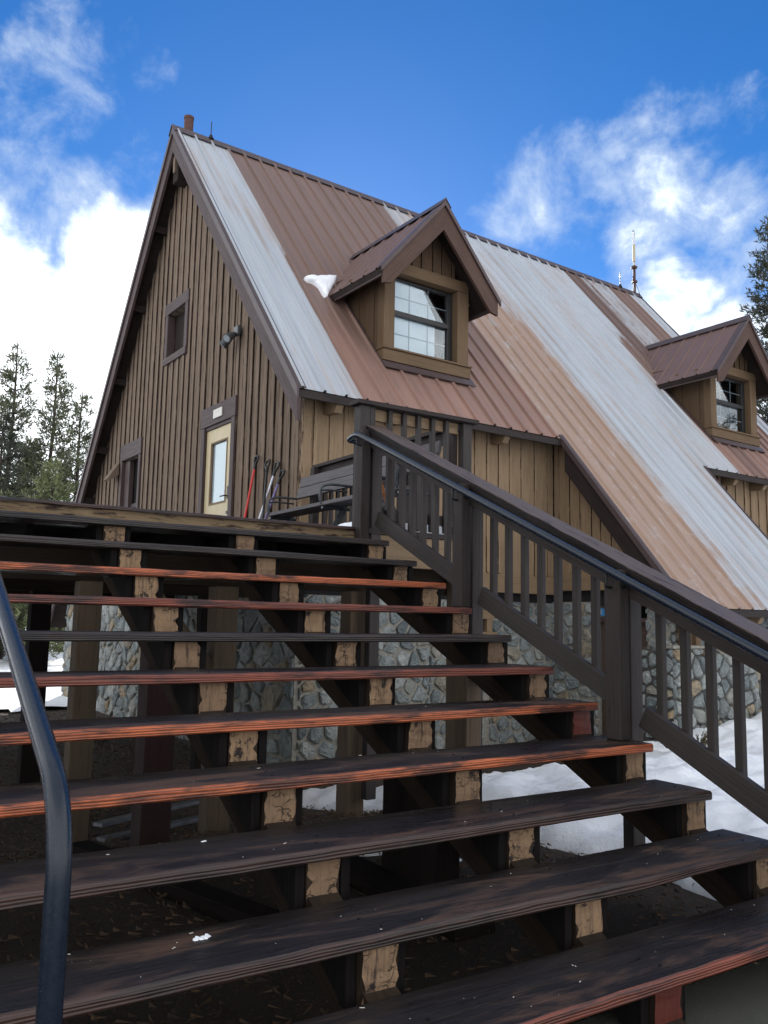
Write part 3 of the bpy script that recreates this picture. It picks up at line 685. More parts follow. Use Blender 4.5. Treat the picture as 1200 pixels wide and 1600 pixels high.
# roof deck slabs and metal sheets
SEC = [(4.75, 9.22, 8.56), (9.22, 12.65, 6.49), (12.65, 17.0, 8.56)]
b = MB()
for x0, x1, ye in SEC:
    b.prism([(x0 + .03, ye + .03, zroof(ye + .03) - .02), (x0 + .03, YR, ZR - .02), (x0 + .03, YR, ZR - .14), (x0 + .03, ye + .03, zroof(ye + .03) - .11)], (x1 - x0 - (.06 if x1 > 16 else .031), 0, 0), gdir=(1, 0, 0))
b.prism([(4.78, YR, ZR - .02), (4.78, 19.6, zfar(19.6) - .02), (4.78, 19.6, zfar(19.6) - .12), (4.78, YR, ZR - .15)], (12.19, 0, 0), gdir=(1, 0, 0))
b.build('soffit', 'soffit', hs, MH)
def sheet(b, x0, x1, P, Q, up, gy0, gy1, first=None, pitch=.305):
    """ribbed sheet from line P(x) to Q(x); up = normal"""
    st_ = [(x0, 0)]; x = first if first is not None else x0 + pitch * .5
    while x < x1 - .03:
        for dx, h in ((-.026, 0), (-.014, .034), (.014, .034), (.026, 0)): st_.append((x + dx, h))
        xm = x + pitch / 2
        if xm < x1 - .03: st_ += [(xm - .012, 0), (xm, .004), (xm + .012, 0)]
        x += pitch
    st_.append((x1, 0)); nseg = 10; vs, gs = [], []
    for (x, h) in st_:
        p, q = V3(P(x)) + V3(up) * h, V3(Q(x)) + V3(up) * h
        for i in range(nseg + 1):
            t = i / nseg; vs.append(p.lerp(q, t)); gs.append(V3((x, gy0 + (gy1 - gy0) * t, 0)))
    W = nseg + 1
    fs = [[i * W + j, (i + 1) * W + j, (i + 1) * W + j + 1, i * W + j + 1] for i in range(len(st_) - 1) for j in range(nseg)]
    b.add(vs, fs, gs, None, 0)
UPN = V3((0, -RP, 1)).normalized()
D1 = (6.41, 7.91); D2 = (13.91, 15.41); YD = 9.25
b = MB()
for x0, x1, ye in SEC:
    sheet(b, x0, x1, lambda x: (x, ye, zroof(ye)), lambda x: (x, YR - .02, zroof(YR - .02)), UPN, ye, YR, first=4.80 + .305 * math.ceil((x0 - 4.80 + .03) / .305))
scr = MB(); x = 4.80
while x < 16.9:
    for i in range(13):
        Y = 6.72 + i * .52 + .03 * sin(x * 7)
        ye = 6.49 if 9.22 < x < 12.65 else 8.56
        if Y < ye + .05 or Y > YR - .1: continue
        if any(a - .1 < x < c + .1 and YD - .2 < Y < YD + (2 - abs(x - (a + c) / 2)) for a, c in (D1, D2)): continue
        p = V3((x + .035, Y, zroof(Y))) ; q = p + UPN * .010
        scr.bar(p, q, .016, .016, (1, 0, 0))
    x += .305
b.add(scr.v, scr.f, scr.v, None, 1)
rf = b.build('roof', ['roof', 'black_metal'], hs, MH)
rf.data.attributes.new('rf', 'FLOAT_VECTOR', 'POINT').data.foreach_set('vector', [c for p in b.g for c in p])
sm = rf.modifiers.new('thick', 'SOLIDIFY'); sm.thickness = .006; sm.offset = -1
b = MB(); FN = V3((0, FP, 1)).normalized()
sheet(b, 4.75, 17.0, lambda x: (x, 19.6, zfar(19.6)), lambda x: (x, YR + .02, zfar(YR + .02)), FN, 6, 13)
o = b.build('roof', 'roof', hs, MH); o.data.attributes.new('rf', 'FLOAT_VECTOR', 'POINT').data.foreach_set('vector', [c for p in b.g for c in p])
# ridge cap
b = MB(); b.prism([(4.70, YR - .12, ZR - .12 * RP + .045), (4.70, YR, ZR + .06), (4.70, YR + .12, ZR - .12 * FP + .045), (4.70, YR, ZR + .035)], (12.34, 0, 0)); b.build('ridge_cap', 'metal_dark', hs, MH)
# rakes
def rake(b, x, Y0, Y1, zf, dz0, dz1, th=.045, m=0):
    b.prism([(x, Y0, zf(Y0) + dz0), (x, Y1, zf(Y1) + dz0), (x, Y1, zf(Y1) + dz1), (x, Y0, zf(Y0) + dz1)], (th, 0, 0), m=m, gdir=(0, Y1 - Y0, zf(Y1) - zf(Y0)))
b = MB(); rake(b, 4.745, 8.58, YR, zroof, -.085, -.42); o = b.build('barge_board', 'brown_trim', hs, MH)
b = MB(); rake(b, 4.745, YR, 19.6, zfar, -.085, -.44); b.build('barge_board', 'brown_trim', hs, MH)
b = MB(); rake(b, 4.715, 8.54, YR, zroof, .026, -.10, .028); rake(b, 4.744, 8.54, YR, zroof, .030, .0245, .10)
rake(b, 4.715, YR, 19.63, zfar, .026, -.10, .028); rake(b, 4.744, YR, 19.63, zfar, .030, .0245, .08); b.build('rake_trim', 'metal_dark', hs, MH)
b = MB(); rake(b, 9.20, 6.50, 8.52, zroof, -.085, -.44, .04); b.build('barge_board', 'soffit', hs, MH)
b = MB(); rake(b, 9.165, 6.46, 8.60, zroof, .022, -.09, .03); rake(b, 9.196, 6.46, 8.60, zroof, .028, .0235, .06); b.build('rake_trim', 'metal_dark', hs, MH)
b = MB(); rake(b, 12.66, 6.46, 8.56, zroof, .02, -.10, .03); b.build('rake_trim', 'metal_dark', hs, MH)
b = MB(); rake(b, 16.99, 8.54, YR, zroof, .028, -.14, .03); b.build('rake_trim', 'metal_dark', hs, MH)
for x0, x1, ye in SEC: b = MB(); b.box(x0 + .01, x1 - .01, ye + .012, ye + .045, zroof(ye) - .105, zroof(ye) - .012, 'x'); b.build('eave_board', 'rail_old', hs, MH)
x = 5.32
while x < 16.5:
    ye = 6.49 if 9.22 < x < 12.65 else 8.56
    if not (9.0 < x < 9.5 or 12.5 < x < 12.9): b = MB(); b.prism([(x, ye + .06, zroof(ye) - .10), (x, ye + .40, zroof(ye + .4) - .135), (x, ye + .40, zroof(ye) - .17), (x, ye + .12, zroof(ye) - .19)], (.10, 0, 0)); b.build('rafter_tail', 'tan_trim', hs, MH)
    x += .93
b = MB(); b.box(4.82, 5.10, 13.10, 13.32, 7.28, 7.72, 'x'); b.build('ridge_beam', 'soffit', hs, MH)
b = MB(); b.prism([(4.79, 13.18, 7.45), (4.79, 13.18, 7.98), (4.79, 13.30, 7.85), (4.79, 13.26, 7.45)], (.03, 0, 0)); b.build('beam_plate', 'siding', hs, MH)
# lookouts under the far rake
for Y in (14.1, 15.0, 15.9, 16.8, 17.5, 9.6, 10.6, 11.6, 12.4):
    z = (zroof(Y) if Y < YR else zfar(Y)) - .28
    b = MB(); b.box(4.80, 5.03, Y - .05, Y + .05, z - .06, z + .06, 'x'); b.build('lookout_block', 'soffit', hs, MH)

# gable openings
def trimrect(name, mat, o, tw=.11, side='x', at=XG, proud=.042, sill=True, head=None, parent=hs):
    b = MB(); u0, u1, z0, z1 = o; hd = head or tw
    def bx(ua, ub, za, zb, g, e=0):
        if side == 'x': b.box(at - proud - e, at + .09, ua, ub, za, zb, 'y' if g == 'h' else 'z')
        else: b.box(ua, ub, at - proud - e, at + .09, za, zb, 'x' if g == 'h' else 'z')
    bx(u0 - tw, u0, z0, z1, 'v'); bx(u1, u1 + tw, z0, z1, 'v')
    bx(u0 - tw - .02, u1 + tw + .02, z1 + .001, z1 + hd, 'h', .006)
    if sill: bx(u0 - tw, u1 + tw, z0 - tw, z0 - .001, 'h', .012)
    return b.build(name, mat, parent, MH, bevel=.004)
wi = trimrect('window', 'brown_trim', UP_W, .12, head=.20); wi['label'] = 'small dark attic window high in the gable wall'
b = MB(); b.box(XG + .10, XG + .13, UP_W[0] - .02, UP_W[1] + .02, UP_W[2] - .02, UP_W[3] + .02); b.build('window_board', 'soffit', wi, MH)
wi = trimrect('window', 'brown_trim', LW, .10, sill=False, head=.30); wi['label'] = 'dark window near the far end of the gable wall'
b = MB(); b.box(XG + .12, XG + .14, LW[0], LW[1], LW[2], LW[3]); b.build('pane', 'interior', wi, MH)
b = MB()
b.box(XG + .07, XG + .115, LW[0] + .25, LW[0] + .31, LW[2], LW[3]); b.box(XG + .07, XG + .115, LW[0] + .32, LW[1] - .3, 1.95, 2.02, 'y'); b.box(XG + .02, XG + .10, LW[1] - .28, LW[1] - .02, LW[2], LW[3] - .02)
b.build('sash', 'brown_trim', wi, MH)
df = trimrect('door_frame', 'brown_trim', (DOOR[0], DOOR[1], DECK, DOOR[3]), .12, sill=False, head=.30)
b = MB(); b.box(XG - .02, XG + .08, DOOR[0] + .002, DOOR[1] - .002, DOOR[3] - .05, DOOR[3] - .001, 'y'); b.build('stop', 'brown_trim', df, MH)
dr_ = MB(); y0, y1, z0, z1 = DOOR[0] + .01, DOOR[1] - .01, DECK + .01, DOOR[3] - .055
gy0, gy1, gz0, gz1 = y0 + .17, y1 - .17, 1.62, z1 - .20
xa, xb = XG + .005, XG + .05
dr_.box(xa, xb, y0, gy0, z0, z1); dr_.box(xa, xb, gy1, y1, z0, z1); dr_.box(xa + .0005, xb, gy0, gy1, z0, gz0); dr_.box(xa + .0005, xb, gy0, gy1, gz1, z1)
do = dr_.build('door', 'door', hs, MH)
b = MB()
for a in ((gy0 - .0, gy0 + .025, gz0, gz1), (gy1 - .025, gy1, gz0, gz1), (gy0 + .026, gy1 - .026, gz1 - .025, gz1), (gy0 + .026, gy1 - .026, gz0, gz0 + .025)): b.box(xa - .008, xa + .02, *a)
b.build('glass_stop', 'tan_trim', do, MH)
b = MB(); b.box(xa + .022, xa + .026, gy0 + .02, gy1 - .02, gz0 + .02, gz1 - .02); b.build('pane', 'glass', do, MH)
b = MB(); b.box(xa + .032, xa + .036, gy0 + .02, gy1 - .02, gz0 + .02, gz1 - .02); b.build('reflection_panel', 'mirrored_sky', do, MH)  # pale sheet behind the door pane, painted stand-in for reflected sky
b = MB(); b.box(xa - .012, xa, y0 + .05, y0 + .11, 1.66, 1.84); b.tube(arc([(xa - .01, y0 + .08, 1.70), (xa - .06, y0 + .08, 1.70), (xa - .06, y0 + .22, 1.70)], .02), .010, 8)
b.box(xa - .02, xa, y0 + .05, y0 + .10, 1.44, 1.48); b.build('door_handle', 'black_metal', do, MH)
b = MB(); b.box(XG - .062, XG - .049, 11.27, 11.57, 2.90, 3.03); o = b.build('sign_plate', 'white_plastic', hs, MH)
# vent hood
b = MB(); b.prism([(XG - .04, 15.93, 2.86), (XG - .25, 15.93, 2.52), (XG - .20, 15.93, 2.50), (XG - .04, 15.93, 2.62)], (0, .26, 0)); b.build('vent_hood', 'siding', hs, MH)

# dormers
def dormer(x0, x1, reflection_panel):
    d = MB(); xc = (x0 + x1) / 2; za = 5.86; sl = 1.16; hw = 1.045
    YF = YD - .38
    def zr(x): return za - sl * abs(x - xc)
    # roof slabs
    bn = MB()
    for sgn in (-1, 1):
        xe = xc + sgn * hw; ze = zr(xe)
        yr, ye = 8.56 + (za - 2.69) / RP, 8.56 + (ze - 2.69) / RP
        nx = V3((sgn * sl, 0, 1)).normalized()
        # ribbed sheet, ribs run from ridge to eave
        y = YF; st_ = [(YF, 0)]; yy = YF + .12
        while yy < yr - .05:
            for dx, h in ((-.024, 0), (-.012, .02), (.012, .02), (.024, 0)): st_.append((yy + dx, h))
            yy += .305
        st_.append((yr, 0)); vs = []
        for (y_, h) in st_:
            # lower end limited by the valley
            t = 1.0 if y_ <= ye else max(0.0, (yr - y_) / (yr - ye))
            vs += [V3((xc, y_, za)) + nx * h, V3((xc + (xe - xc) * t, y_, za + (ze - za) * t)) + nx * h]
        fs = [[2 * i, 2 * i + 1, 2 * i + 3, 2 * i + 2] if sgn > 0 else [2 * i + 2, 2 * i + 3, 2 * i + 1, 2 * i] for i in range(len(st_) - 1)]
        bn.add(vs, fs, None, None, 0)
        d_ = V3((0, 0, -.02)); 
        pl = [V3((xc, YF + .02, za)), V3((xe, YF + .02, ze)), V3((xe, ye, ze)), V3((xc, yr, za))]
        if sgn < 0: pl = pl[::-1]
        bn.prism([p + V3((0, 0, -.10)) for p in pl], (0, 0, .085), m=1)
    rt = bn.build('dormer_roof', ['dormer_roof', 'soffit'], hs, MH)
    b = MB()
    for sgn in (-1, 1):
        xe = xc + sgn * (hw - .02)
        b.prism([(xc, YF - .012, za - .05), (xe, YF - .012, zr(xe) - .05), (xe, YF - .012, zr(xe) - .27 + .03), (xe - sgn * .14, YF - .012, zr(xe) - .27 + .06), (xc, YF - .012, za - .40)], (0, .045, 0), gdir=(1, 0, -sgn * sl))
    b.build('barge_board', 'dormer_trim', rt, MH)
    b = MB()
    for sgn in (-1, 1):
        xe = xc + sgn * (hw + .02); s0 = .03
        b.prism([(xc, YF - .042, za + .03), (xe, YF - .042, zr(xe) + .03), (xe, YF - .042, zr(xe) - .045), (xc, YF - .042, za - .045)], (0, .028, 0))
        b.prism([(xc, YF - .012, za + .033), (xe, YF - .012, zr(xe) + .033), (xe, YF - .012, zr(xe) + .027), (xc, YF - .012, za + .027)], (0, .10, 0))
        b.box(min(xe - sgn * .05, xe - sgn * .02), max(xe - sgn * .05, xe - sgn * .02), YF + .02, 8.56 + (zr(xe) - 2.69) / RP - .12, zr(xe) - .095, zr(xe) - .015, 'y')
    b.prism([(xc - .10, YF - .05, za - .10 * sl + .05), (xc, YF - .05, za + .065), (xc + .10, YF - .05, za - .10 * sl + .05), (xc, YF - .05, za + .040)], (0, 8.56 + (za - 2.69) / RP - YF + .05, 0))
    b.build('roof_trim', 'metal_dark', rt, MH)
    # valley flashing
    # walls
    zh = 4.78
    w = MB()
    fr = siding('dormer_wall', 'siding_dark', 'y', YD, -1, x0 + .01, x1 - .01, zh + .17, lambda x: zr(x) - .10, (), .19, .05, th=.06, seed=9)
    for sx, nn in ((x0, -1), (x1, 1)):
        b = MB(); r = random.Random(7); y = YD + .005; i = 0
        while y < YD + 1.25:
            y2 = min(y + .19, YD + 1.25)
            zt = zr(sx) - .09; za_, zb_ = zroof(y) - .02, zroof(y2) - .02
            if zb_ < zt:
                dd = .018 if i % 2 else 0.0
                b.prism([(sx, y, za_), (sx, y2 - .006, zb_), (sx, y2 - .006, zt), (sx, y, zt)], (nn * (dd + .004) if nn > 0 else -(dd + .004), 0, 0), gdir=(0, 0, 1))
            y = y2; i += 1
        b.box(min(sx, sx - nn * .03), max(sx, sx - nn * .03), YD + .06, YD + .3, 3.6, 4.9)
        b.prism([(sx - nn * .01, YD + .06, zroof(YD + .06) - .03), (sx - nn * .01, YD + 1.3, zroof(YD + 1.3) - .03), (sx - nn * .01, YD + .06, 4.95)], (-nn * .03, 0, 0))
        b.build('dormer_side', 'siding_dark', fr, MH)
    b = MB()
    for i in range(2):
        y = YD + .1 + i * .42
        for sg in (-1, 1): b.box(*( (x0 - .2, x0 - .03) if sg < 0 else (x1 + .03, x1 + .2)), y, y + .06, 4.70, 4.79, 'x')
    b.build('rafter_tail', 'dormer_tan', fr, MH)
    # window with its casing
    wx0, wx1, wz0, wz1 = x0 + .17, x1 - .20, 3.70, zh
    b = MB()
    b.box(x0 - .01, wx0, YD - .045, YD + .11, 3.52, zh + .02); b.box(wx1, x1 + .01, YD - .045, YD + .11, 3.52, zh + .02)
    b.box(x0 + .0, x1 - .0, YD - .055, YD + .108, zh + .0215, zh + .185, 'x')
    b.box(x0 - .03, x1 + .03, YD - .075, YD + .106, 3.505, 3.665, 'x')
    b.box(x0 - .045, x1 + .045, YD - .10, YD + .10, 3.667, 3.695, 'x')
    w_ = b.build('window', 'dormer_tan', hs, MH, bevel=.004)
    yf = YD + .095
    b = MB(); mz = (wz0 + wz1) / 2 + .02; fw = .045
    b.box(wx0, wx0 + .03, yf - .02, yf + .05, wz0, wz1); b.box(wx1 - .10, wx1 - .001, yf - .02, yf + .05, wz0, wz1)
    b.box(wx0 + .031, wx1 - .101, yf - .019, yf + .05, wz1 - .03, wz1, 'x'); b.box(wx0 + .031, wx1 - .101, yf - .019, yf + .05, wz0 - .002, wz0 + .04, 'x')
    b.box(wx0 + .031, wx1 - .101, yf - .05, yf + .05, mz - .035, mz + .035, 'x'); b.build('sash', 'dark_frame', w_, MH, bevel=.003)
    b = MB(); gw = (wx1 - .10 - wx0 - .03) / 3
    for i in (1, 2): b.box(wx0 + .03 + gw * i - .006, wx0 + .03 + gw * i + .006, yf + .012, yf + .020, wz0 + .03, wz1 - .03)
    for z in ((wz0 + mz) / 2, (mz + wz1) / 2): b.box(wx0 + .03, wx1 - .10, yf + .0125, yf + .0195, z - .006, z + .006, 'x')
    b.build('muntin', 'white_muntin', w_, MH)
    b = MB(); b.box(wx0 + .028, wx1 - .098, yf + .004, yf + .008, wz0 + .03, wz1 - .03); b.build('pane', 'glass', w_, MH)
    b = MB(); b.box(wx0 + .01, wx1 - .01, yf + .30, yf + .32, wz0 - .05, wz1 + .05)
    b.box(wx0 - .05, wx0 + .0, yf + .051, yf + .31, wz0, wz1); b.box(wx1, wx1 + .05, yf + .051, yf + .31, wz0, wz1); b.box(wx0, wx1, yf + .051, yf + .31, wz1 + .002, wz1 + .03)
    b.box(wx0, wx1, yf + .051, yf + .31, wz0 - .08, wz0 - .03); b.build('dark_room', 'interior', w_, MH)
    if reflection_panel:
        b = MB(); xr = wx0 + .03 + 2.42 * gw
        b.prism([(wx0 + .02, yf + .024, wz0), (xr, yf + .024, wz0), (xr, yf + .024, mz), (xr + .05, yf + .024, mz + .02), (wx0 + .03 + 1.75 * gw, yf + .024, wz1 - .05), (wx0 + .02, yf + .024, wz1)][::-1], (0, .005, 0))
        b.build('sky_reflection_panel', 'mirrored_sky', w_, MH)  # slant-edged pale sheet, painted stand-in for sky mirrored in the glass
    # flashing at the foot
    b = MB(); b.bar((x0 - .06, YD - .12, zroof(YD - .12) + .060), (x1 + .06, YD - .12, zroof(YD - .12) + .060), .14, .012, tuple(UPN)); b.build('flashing', 'metal_dark', w_, MH)
    b = MB()
    for sx, nn in ((x0, -1), (x1, 1)):
        b.bar((sx + nn * .05, YD - .1, zroof(YD - .1) + .024), (sx + nn * .05, YD + 1.15, zroof(YD + 1.15) + .024), .08, .012, tuple(UPN))
    b.build('flashing', 'metal_dark', fr, MH)
dormer(D1[0], D1[1], True); dormer(D2[0], D2[1], False)

# stone foundation walls
def clip(poly, a, b_, c):
    out = []
    for i in range(len(poly)):
        p, q = poly[i], poly[(i + 1) % len(poly)]
        dp, dq = a * p[0] + b_ * p[1] - c, a * q[0] + b_ * q[1] - c
        if dp <= 0: out.append(p)
        if dp * dq < 0: t = dp / (dp - dq); out.append((p[0] + (q[0] - p[0]) * t, p[1] + (q[1] - p[1]) * t))
    return out
def stones(b, o, eu, ev, en, W, H, size, seed, gap=.034, relief=.034, m=0, asp=1.3):
    size *= 1.10
    r = random.Random(seed); o, eu, ev, en = V3(o), V3(eu), V3(ev), V3(en)
    pts = []; tries = 0
    while tries < 4000:
        tries += 1; p = (r.uniform(-.1, W + .1), r.uniform(-.1, H + .1)); k = size * r.uniform(.5, 1.25)
        if all(hypot((p[0] - q[0]) / asp, p[1] - q[1]) > k * .78 for q in pts): pts.append(p)
    for i, p in enumerate(pts):
        poly = [(0, 0), (W, 0), (W, H), (0, H)]
        for j, q in enumerate(pts):
            if i == j or hypot(p[0] - q[0], p[1] - q[1]) > size * 4: continue
            nx, ny = q[0] - p[0], q[1] - p[1]; l = hypot(nx, ny); nx /= l; ny /= l
            mx, my = (p[0] + q[0]) / 2, (p[1] + q[1]) / 2
            poly = clip(poly, nx, ny, nx * mx + ny * my - gap / 2)
            if len(poly) < 3: break
        if len(poly) < 3: continue
        cx = sum(a[0] for a in poly) / len(poly); cy = sum(a[1] for a in poly) / len(poly)
        # round corners
        rp = []
        for a in range(len(poly)):
            p0, p1, p2 = poly[a - 1], poly[a], poly[(a + 1) % len(poly)]
            for t in (.17, 0):
                if t: rp.append((p1[0] + (p0[0] - p1[0]) * t, p1[1] + (p0[1] - p1[1]) * t))
                else: rp.append((p1[0] + (p2[0] - p1[0]) * .17, p1[1] + (p2[1] - p1[1]) * .17))
        n = len(rp); kk = r.random(); kk = kk if kk < .86 else r.uniform(.86, 1)
        tx, ty = r.uniform(-.16, .16), r.uniform(-.16, .16); hgt = relief * r.uniform(.6, 1.3)
        vs = []
        for ring, (sc, hh) in enumerate(((1.0, -.05), (.95, .55), (.80, .95), (.45, 1.05))):
            for (x, y) in rp:
                X, Y = cx + (x - cx) * sc, cy + (y - cy) * sc
                h = hgt * hh + (tx * (X - cx) + ty * (Y - cy)) * (ring > 0) + r.uniform(-.011, .011) * (ring > 0)
                vs.append(o + eu * X + ev * Y + en * h)
        vs.append(o + eu * cx + ev * cy + en * hgt * 1.05)
        fs = []
        for ring in range(3):
            for a in range(n):
                a2 = (a + 1) % n; fs.append([ring * n + a, ring * n + a2, (ring + 1) * n + a2, (ring + 1) * n + a])
        for a in range(n): fs.append([3 * n + a, 3 * n + (a + 1) % n, 4 * n])
        b.add(vs, fs, [V3((kk, 0, 0))] * len(vs), None, m)
    return b
fd = MB()
stones(fd, (5.12, 9.0, -2.1), (1, 0, 0), (0, 0, 1), (0, -1, 0), 1.98, 2.38, .29, 21)
stones(fd, (7.10, 9.0, -2.1), (1, 0, 0), (0, 0, 1), (0, -1, 0), .95, 1.95, .29, 22)
stones(fd, (8.17, 9.0, -2.1), (1, 0, 0), (0, 0, 1), (0, -1, 0), 1.27, 2.38, .29, 23)
stones(fd, (7.10, 9.0, .16), (1, 0, 0), (0, 0, 1), (0, -1, 0), 1.05, .12, .2, 24)
stones(fd, (9.44, 9.0, -2.1), (0, -1, 0), (0, 0, 1), (-1, 0, 0), .85, 2.40, .28, 25)
stones(fd, (9.44, 7.30, -2.1), (0, -1, 0), (0, 0, 1), (-1, 0, 0), .24, 2.3, .26, 26)
stones(fd, (9.44, 7.05, -.30), (1, 0, 0), (0, 0, 1), (0, -1, 0), .28, .56, .22, 27, m=0)
stones(fd, (10.12, 7.05, -.30), (1, 0, 0), (0, 0, 1), (0, -1, 0), .34, .56, .2, 28)
stones(fd, (10.85, 7.05, -.30), (1, 0, 0), (0, 0, 1), (0, -1, 0), 1.8, .56, .25, 29)
stones(fd, (9.34, 6.84, -2.1), (1, 0, 0), (0, 0, 1), (0, -1, 0), 1.85, 1.79, .26, 30, gap=.03)
stones(fd, (9.34, 7.30, -2.1), (0, -1, 0), (0, 0, 1), (-1, 0, 0), .46, 1.79, .24, 31)
stones(fd, (11.2, 6.98, -2.1), (1, 0, 0), (0, 0, 1), (0, -1, 0), 1.5, 1.79, .28, 32)
stones(fd, (5.05, 19.0, -2.1), (0, -1, 0), (0, 0, 1), (-1, 0, 0), 5.2, 2.5, .42, 33, asp=.8)
stones(fd, (5.05, 13.8, -2.1), (0, -1, 0), (0, 0, 1), (-1, 0, 0), 4.8, 2.5, .40, 34)
fo = fd.build('stone_foundation', 'stone', hs, MH)
b = MB(); b.box(5.06, 7.08, 9.003, 9.2, -2.1, .28); b.box(7.081, 8.169, 9.004, 9.2, -2.1, -.15); b.box(8.17, 9.445, 9.003, 9.2, -2.1, .28); b.box(7.081, 8.169, 9.005, 9.2, .16, .28)
b.box(9.445, 9.6, 8.15, 9.0, -2.1, .30); b.box(9.445, 9.6, 7.05, 7.3, -2.1, .3); b.box(5.055, 5.3, 9.21, 19.0, -2.1, .41)
b.build('mortar', 'mortar', fo, MH)
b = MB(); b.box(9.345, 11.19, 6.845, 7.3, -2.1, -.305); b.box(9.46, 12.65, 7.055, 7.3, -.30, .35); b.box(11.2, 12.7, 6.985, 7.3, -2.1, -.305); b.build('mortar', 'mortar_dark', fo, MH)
b = MB(); b.box(9.30, 11.22, 6.80, 7.05, -.303, -.265, 'x'); b.build('stone_cap', 'mortar', fo, MH)
# basement window, door and little windows under the low eave
b = MB(); b.box(7.08, 8.20, 8.93, 9.06, .03, .155, 'x'); b.box(8.07, 8.17, 8.94, 9.05, -.15, .029); b.box(7.08, 7.18, 8.94, 9.05, -.15, .029); b.box(7.04, 8.22, 8.90, 9.05, -.20, -.151, 'x'); b.box(7.12, 8.14, 8.935, 9.0, -.29, -.201, 'x')
w_ = b.build('window', 'tan_trim', hs, MH); w_['label'] = 'low basement window framed in tan boards'
b = MB(); b.box(7.18, 8.07, 9.02, 9.04, -.15, .03); b.build('pane', 'interior', w_, MH)
b = MB(); b.box(9.50, 9.55, 7.32, 8.13, -2.0, .02); o = b.build('door', 'door_brown', hs, MH)
b = MB(); b.box(9.43, 9.58, 7.30, 8.15, .02, .08, 'y'); b.build('lintel', 'brown_trim', o, MH)
b = MB(); b.box(9.405, 9.425, 7.93, 8.10, .105, .205); sg = b.build('blue_sign', 'blue_sign', hs, MH)
b = MB()
for yy in (7.975, 8.045):
    b.tube([(9.403, yy, .183), (9.4045, yy, .183)], .010, 10); b.bar((9.4035, yy, .125), (9.4035, yy, .172), .018, .002, (1, 0, 0))
b.build('sign_symbol', 'lens', sg, MH)
b = MB(); b.box(9.74, 9.80, 6.99, 7.05, -.265, .2); b.box(10.02, 10.12, 6.96, 7.05, -.265, .2); b.box(9.80, 10.02, 7.02, 7.05, -.265, .2)
w_ = b.build('window', 'tan_trim', hs, MH)
b = MB(); b.box(10.46, 10.86, 6.93, 7.05, -.315, -.19, 'x'); b.box(10.44, 10.88, 6.90, 7.05, -.189, -.155, 'x'); b.box(10.46, 10.53, 6.98, 7.05, -.154, .2); b.box(10.79, 10.86, 6.98, 7.05, -.154, .2)
w_ = b.build('window', 'tan_trim', hs, MH)
b = MB(); b.box(10.53, 10.79, 7.02, 7.05, -.154, .2); b.build('pane', 'interior', w_, MH)
# vent pipe and things on the ridge
b = MB(); b.tube([(5.10, 13.46, 7.6), (5.10, 13.46, 8.66)], .082, 20); b.tube([(5.10, 13.46, 8.64), (5.10, 13.46, 8.685)], .089, 20); b.build('vent_pipe', 'rust_pipe', hs, MH)
for x in (5.42, 16.3):
    b = MB(); b.tube([(x, YR, ZR + .04), (x, YR, ZR + .12)], [.055, .02], 10); b.tube([(x, YR, ZR + .12), (x, YR, ZR + (.42 if x > 9 else .36))], .008, 6)
    o = b.build('lightning_rod', 'black_metal', None, MH)
    tag(o, 'thin black lightning rod on the ridge beside the ' + ('rust-coloured vent pipe' if x < 9 else 'tall antenna mast'), 'lightning rod')
an = thing('antenna_mast', 'tall thin antenna mast with a cream tube at the far end of the ridge', 'antenna', (16.85, YR, ZR), MH)
b = MB(); b.tube([(16.85, YR, ZR - .3), (16.85, YR, ZR + .75)], .035, 10); b.tube([(16.85, YR, ZR + .3), (16.85, YR, ZR + .34)], .075, 10); b.tube([(16.85, YR, ZR + .68), (16.85, YR, ZR + .72)], .08, 10); b.build('mast', 'rust_pipe', an, MH)
b = MB(); b.tube([(16.85, YR, ZR + .76), (16.85, YR, ZR + .86)], .02, 8); b.tube([(16.85, YR, ZR + .86), (16.85, YR, ZR + 1.30)], .036, 12); b.build('cream_tube', 'cream_tube', an, MH)
b = MB(); b.tube(arc([(16.82, YR, ZR + 1.30), (16.82, YR, ZR + 1.68), (16.88, YR, ZR + 1.68), (16.88, YR, ZR + 1.30)], .03), .008, 6); b.build('wire_loop', 'black_metal', an, MH)
b = MB(); b.tube(arc([(16.85, YR - .04, ZR + .7), (16.7, YR - .06, ZR + .35), (16.72, YR - .1, ZR + .05)], .1), .007, 6); b.tube(arc([(16.88, YR, ZR + .3), (17.0, YR - .02, ZR + .1), (16.95, YR - .1, ZR - .1)], .1), .007, 6); b.build('cable', 'black_metal', an, MH)
# flood light
fl = thing('floodlight', 'grey twin-head floodlight fixed to the gable wall right of the attic window', 'floodlight', (XG, 10.82, 3.95), MH)
b = MB(); b.box(XG - .10, XG - .042, 10.76, 10.90, 3.98, 4.12); b.build('mount', 'lamp_grey', fl, MH, bevel=.01)
for dy, dz, d in ((.06, -.22, (-.55, .35, -.75)), (-.02, -.20, (-.75, -.35, -.55))):
    d = V3(d).normalized(); p0 = V3((XG - .10, 10.86 + dy, 4.00)); b = MB()
    b.tube([V3((XG - .08, 10.84, 4.02)), p0], .018, 8)
    b.tube([p0, p0 + d * .05, p0 + d * .12, p0 + d * .21], [.03, .046, .056, .068], 16); h = b.build('lamp_head', 'lamp_grey', fl, MH)
    c = MB(); c.tube([p0 + d * .212, p0 + d * .216], .054, 16); c.build('lens', 'lens', h, MH)

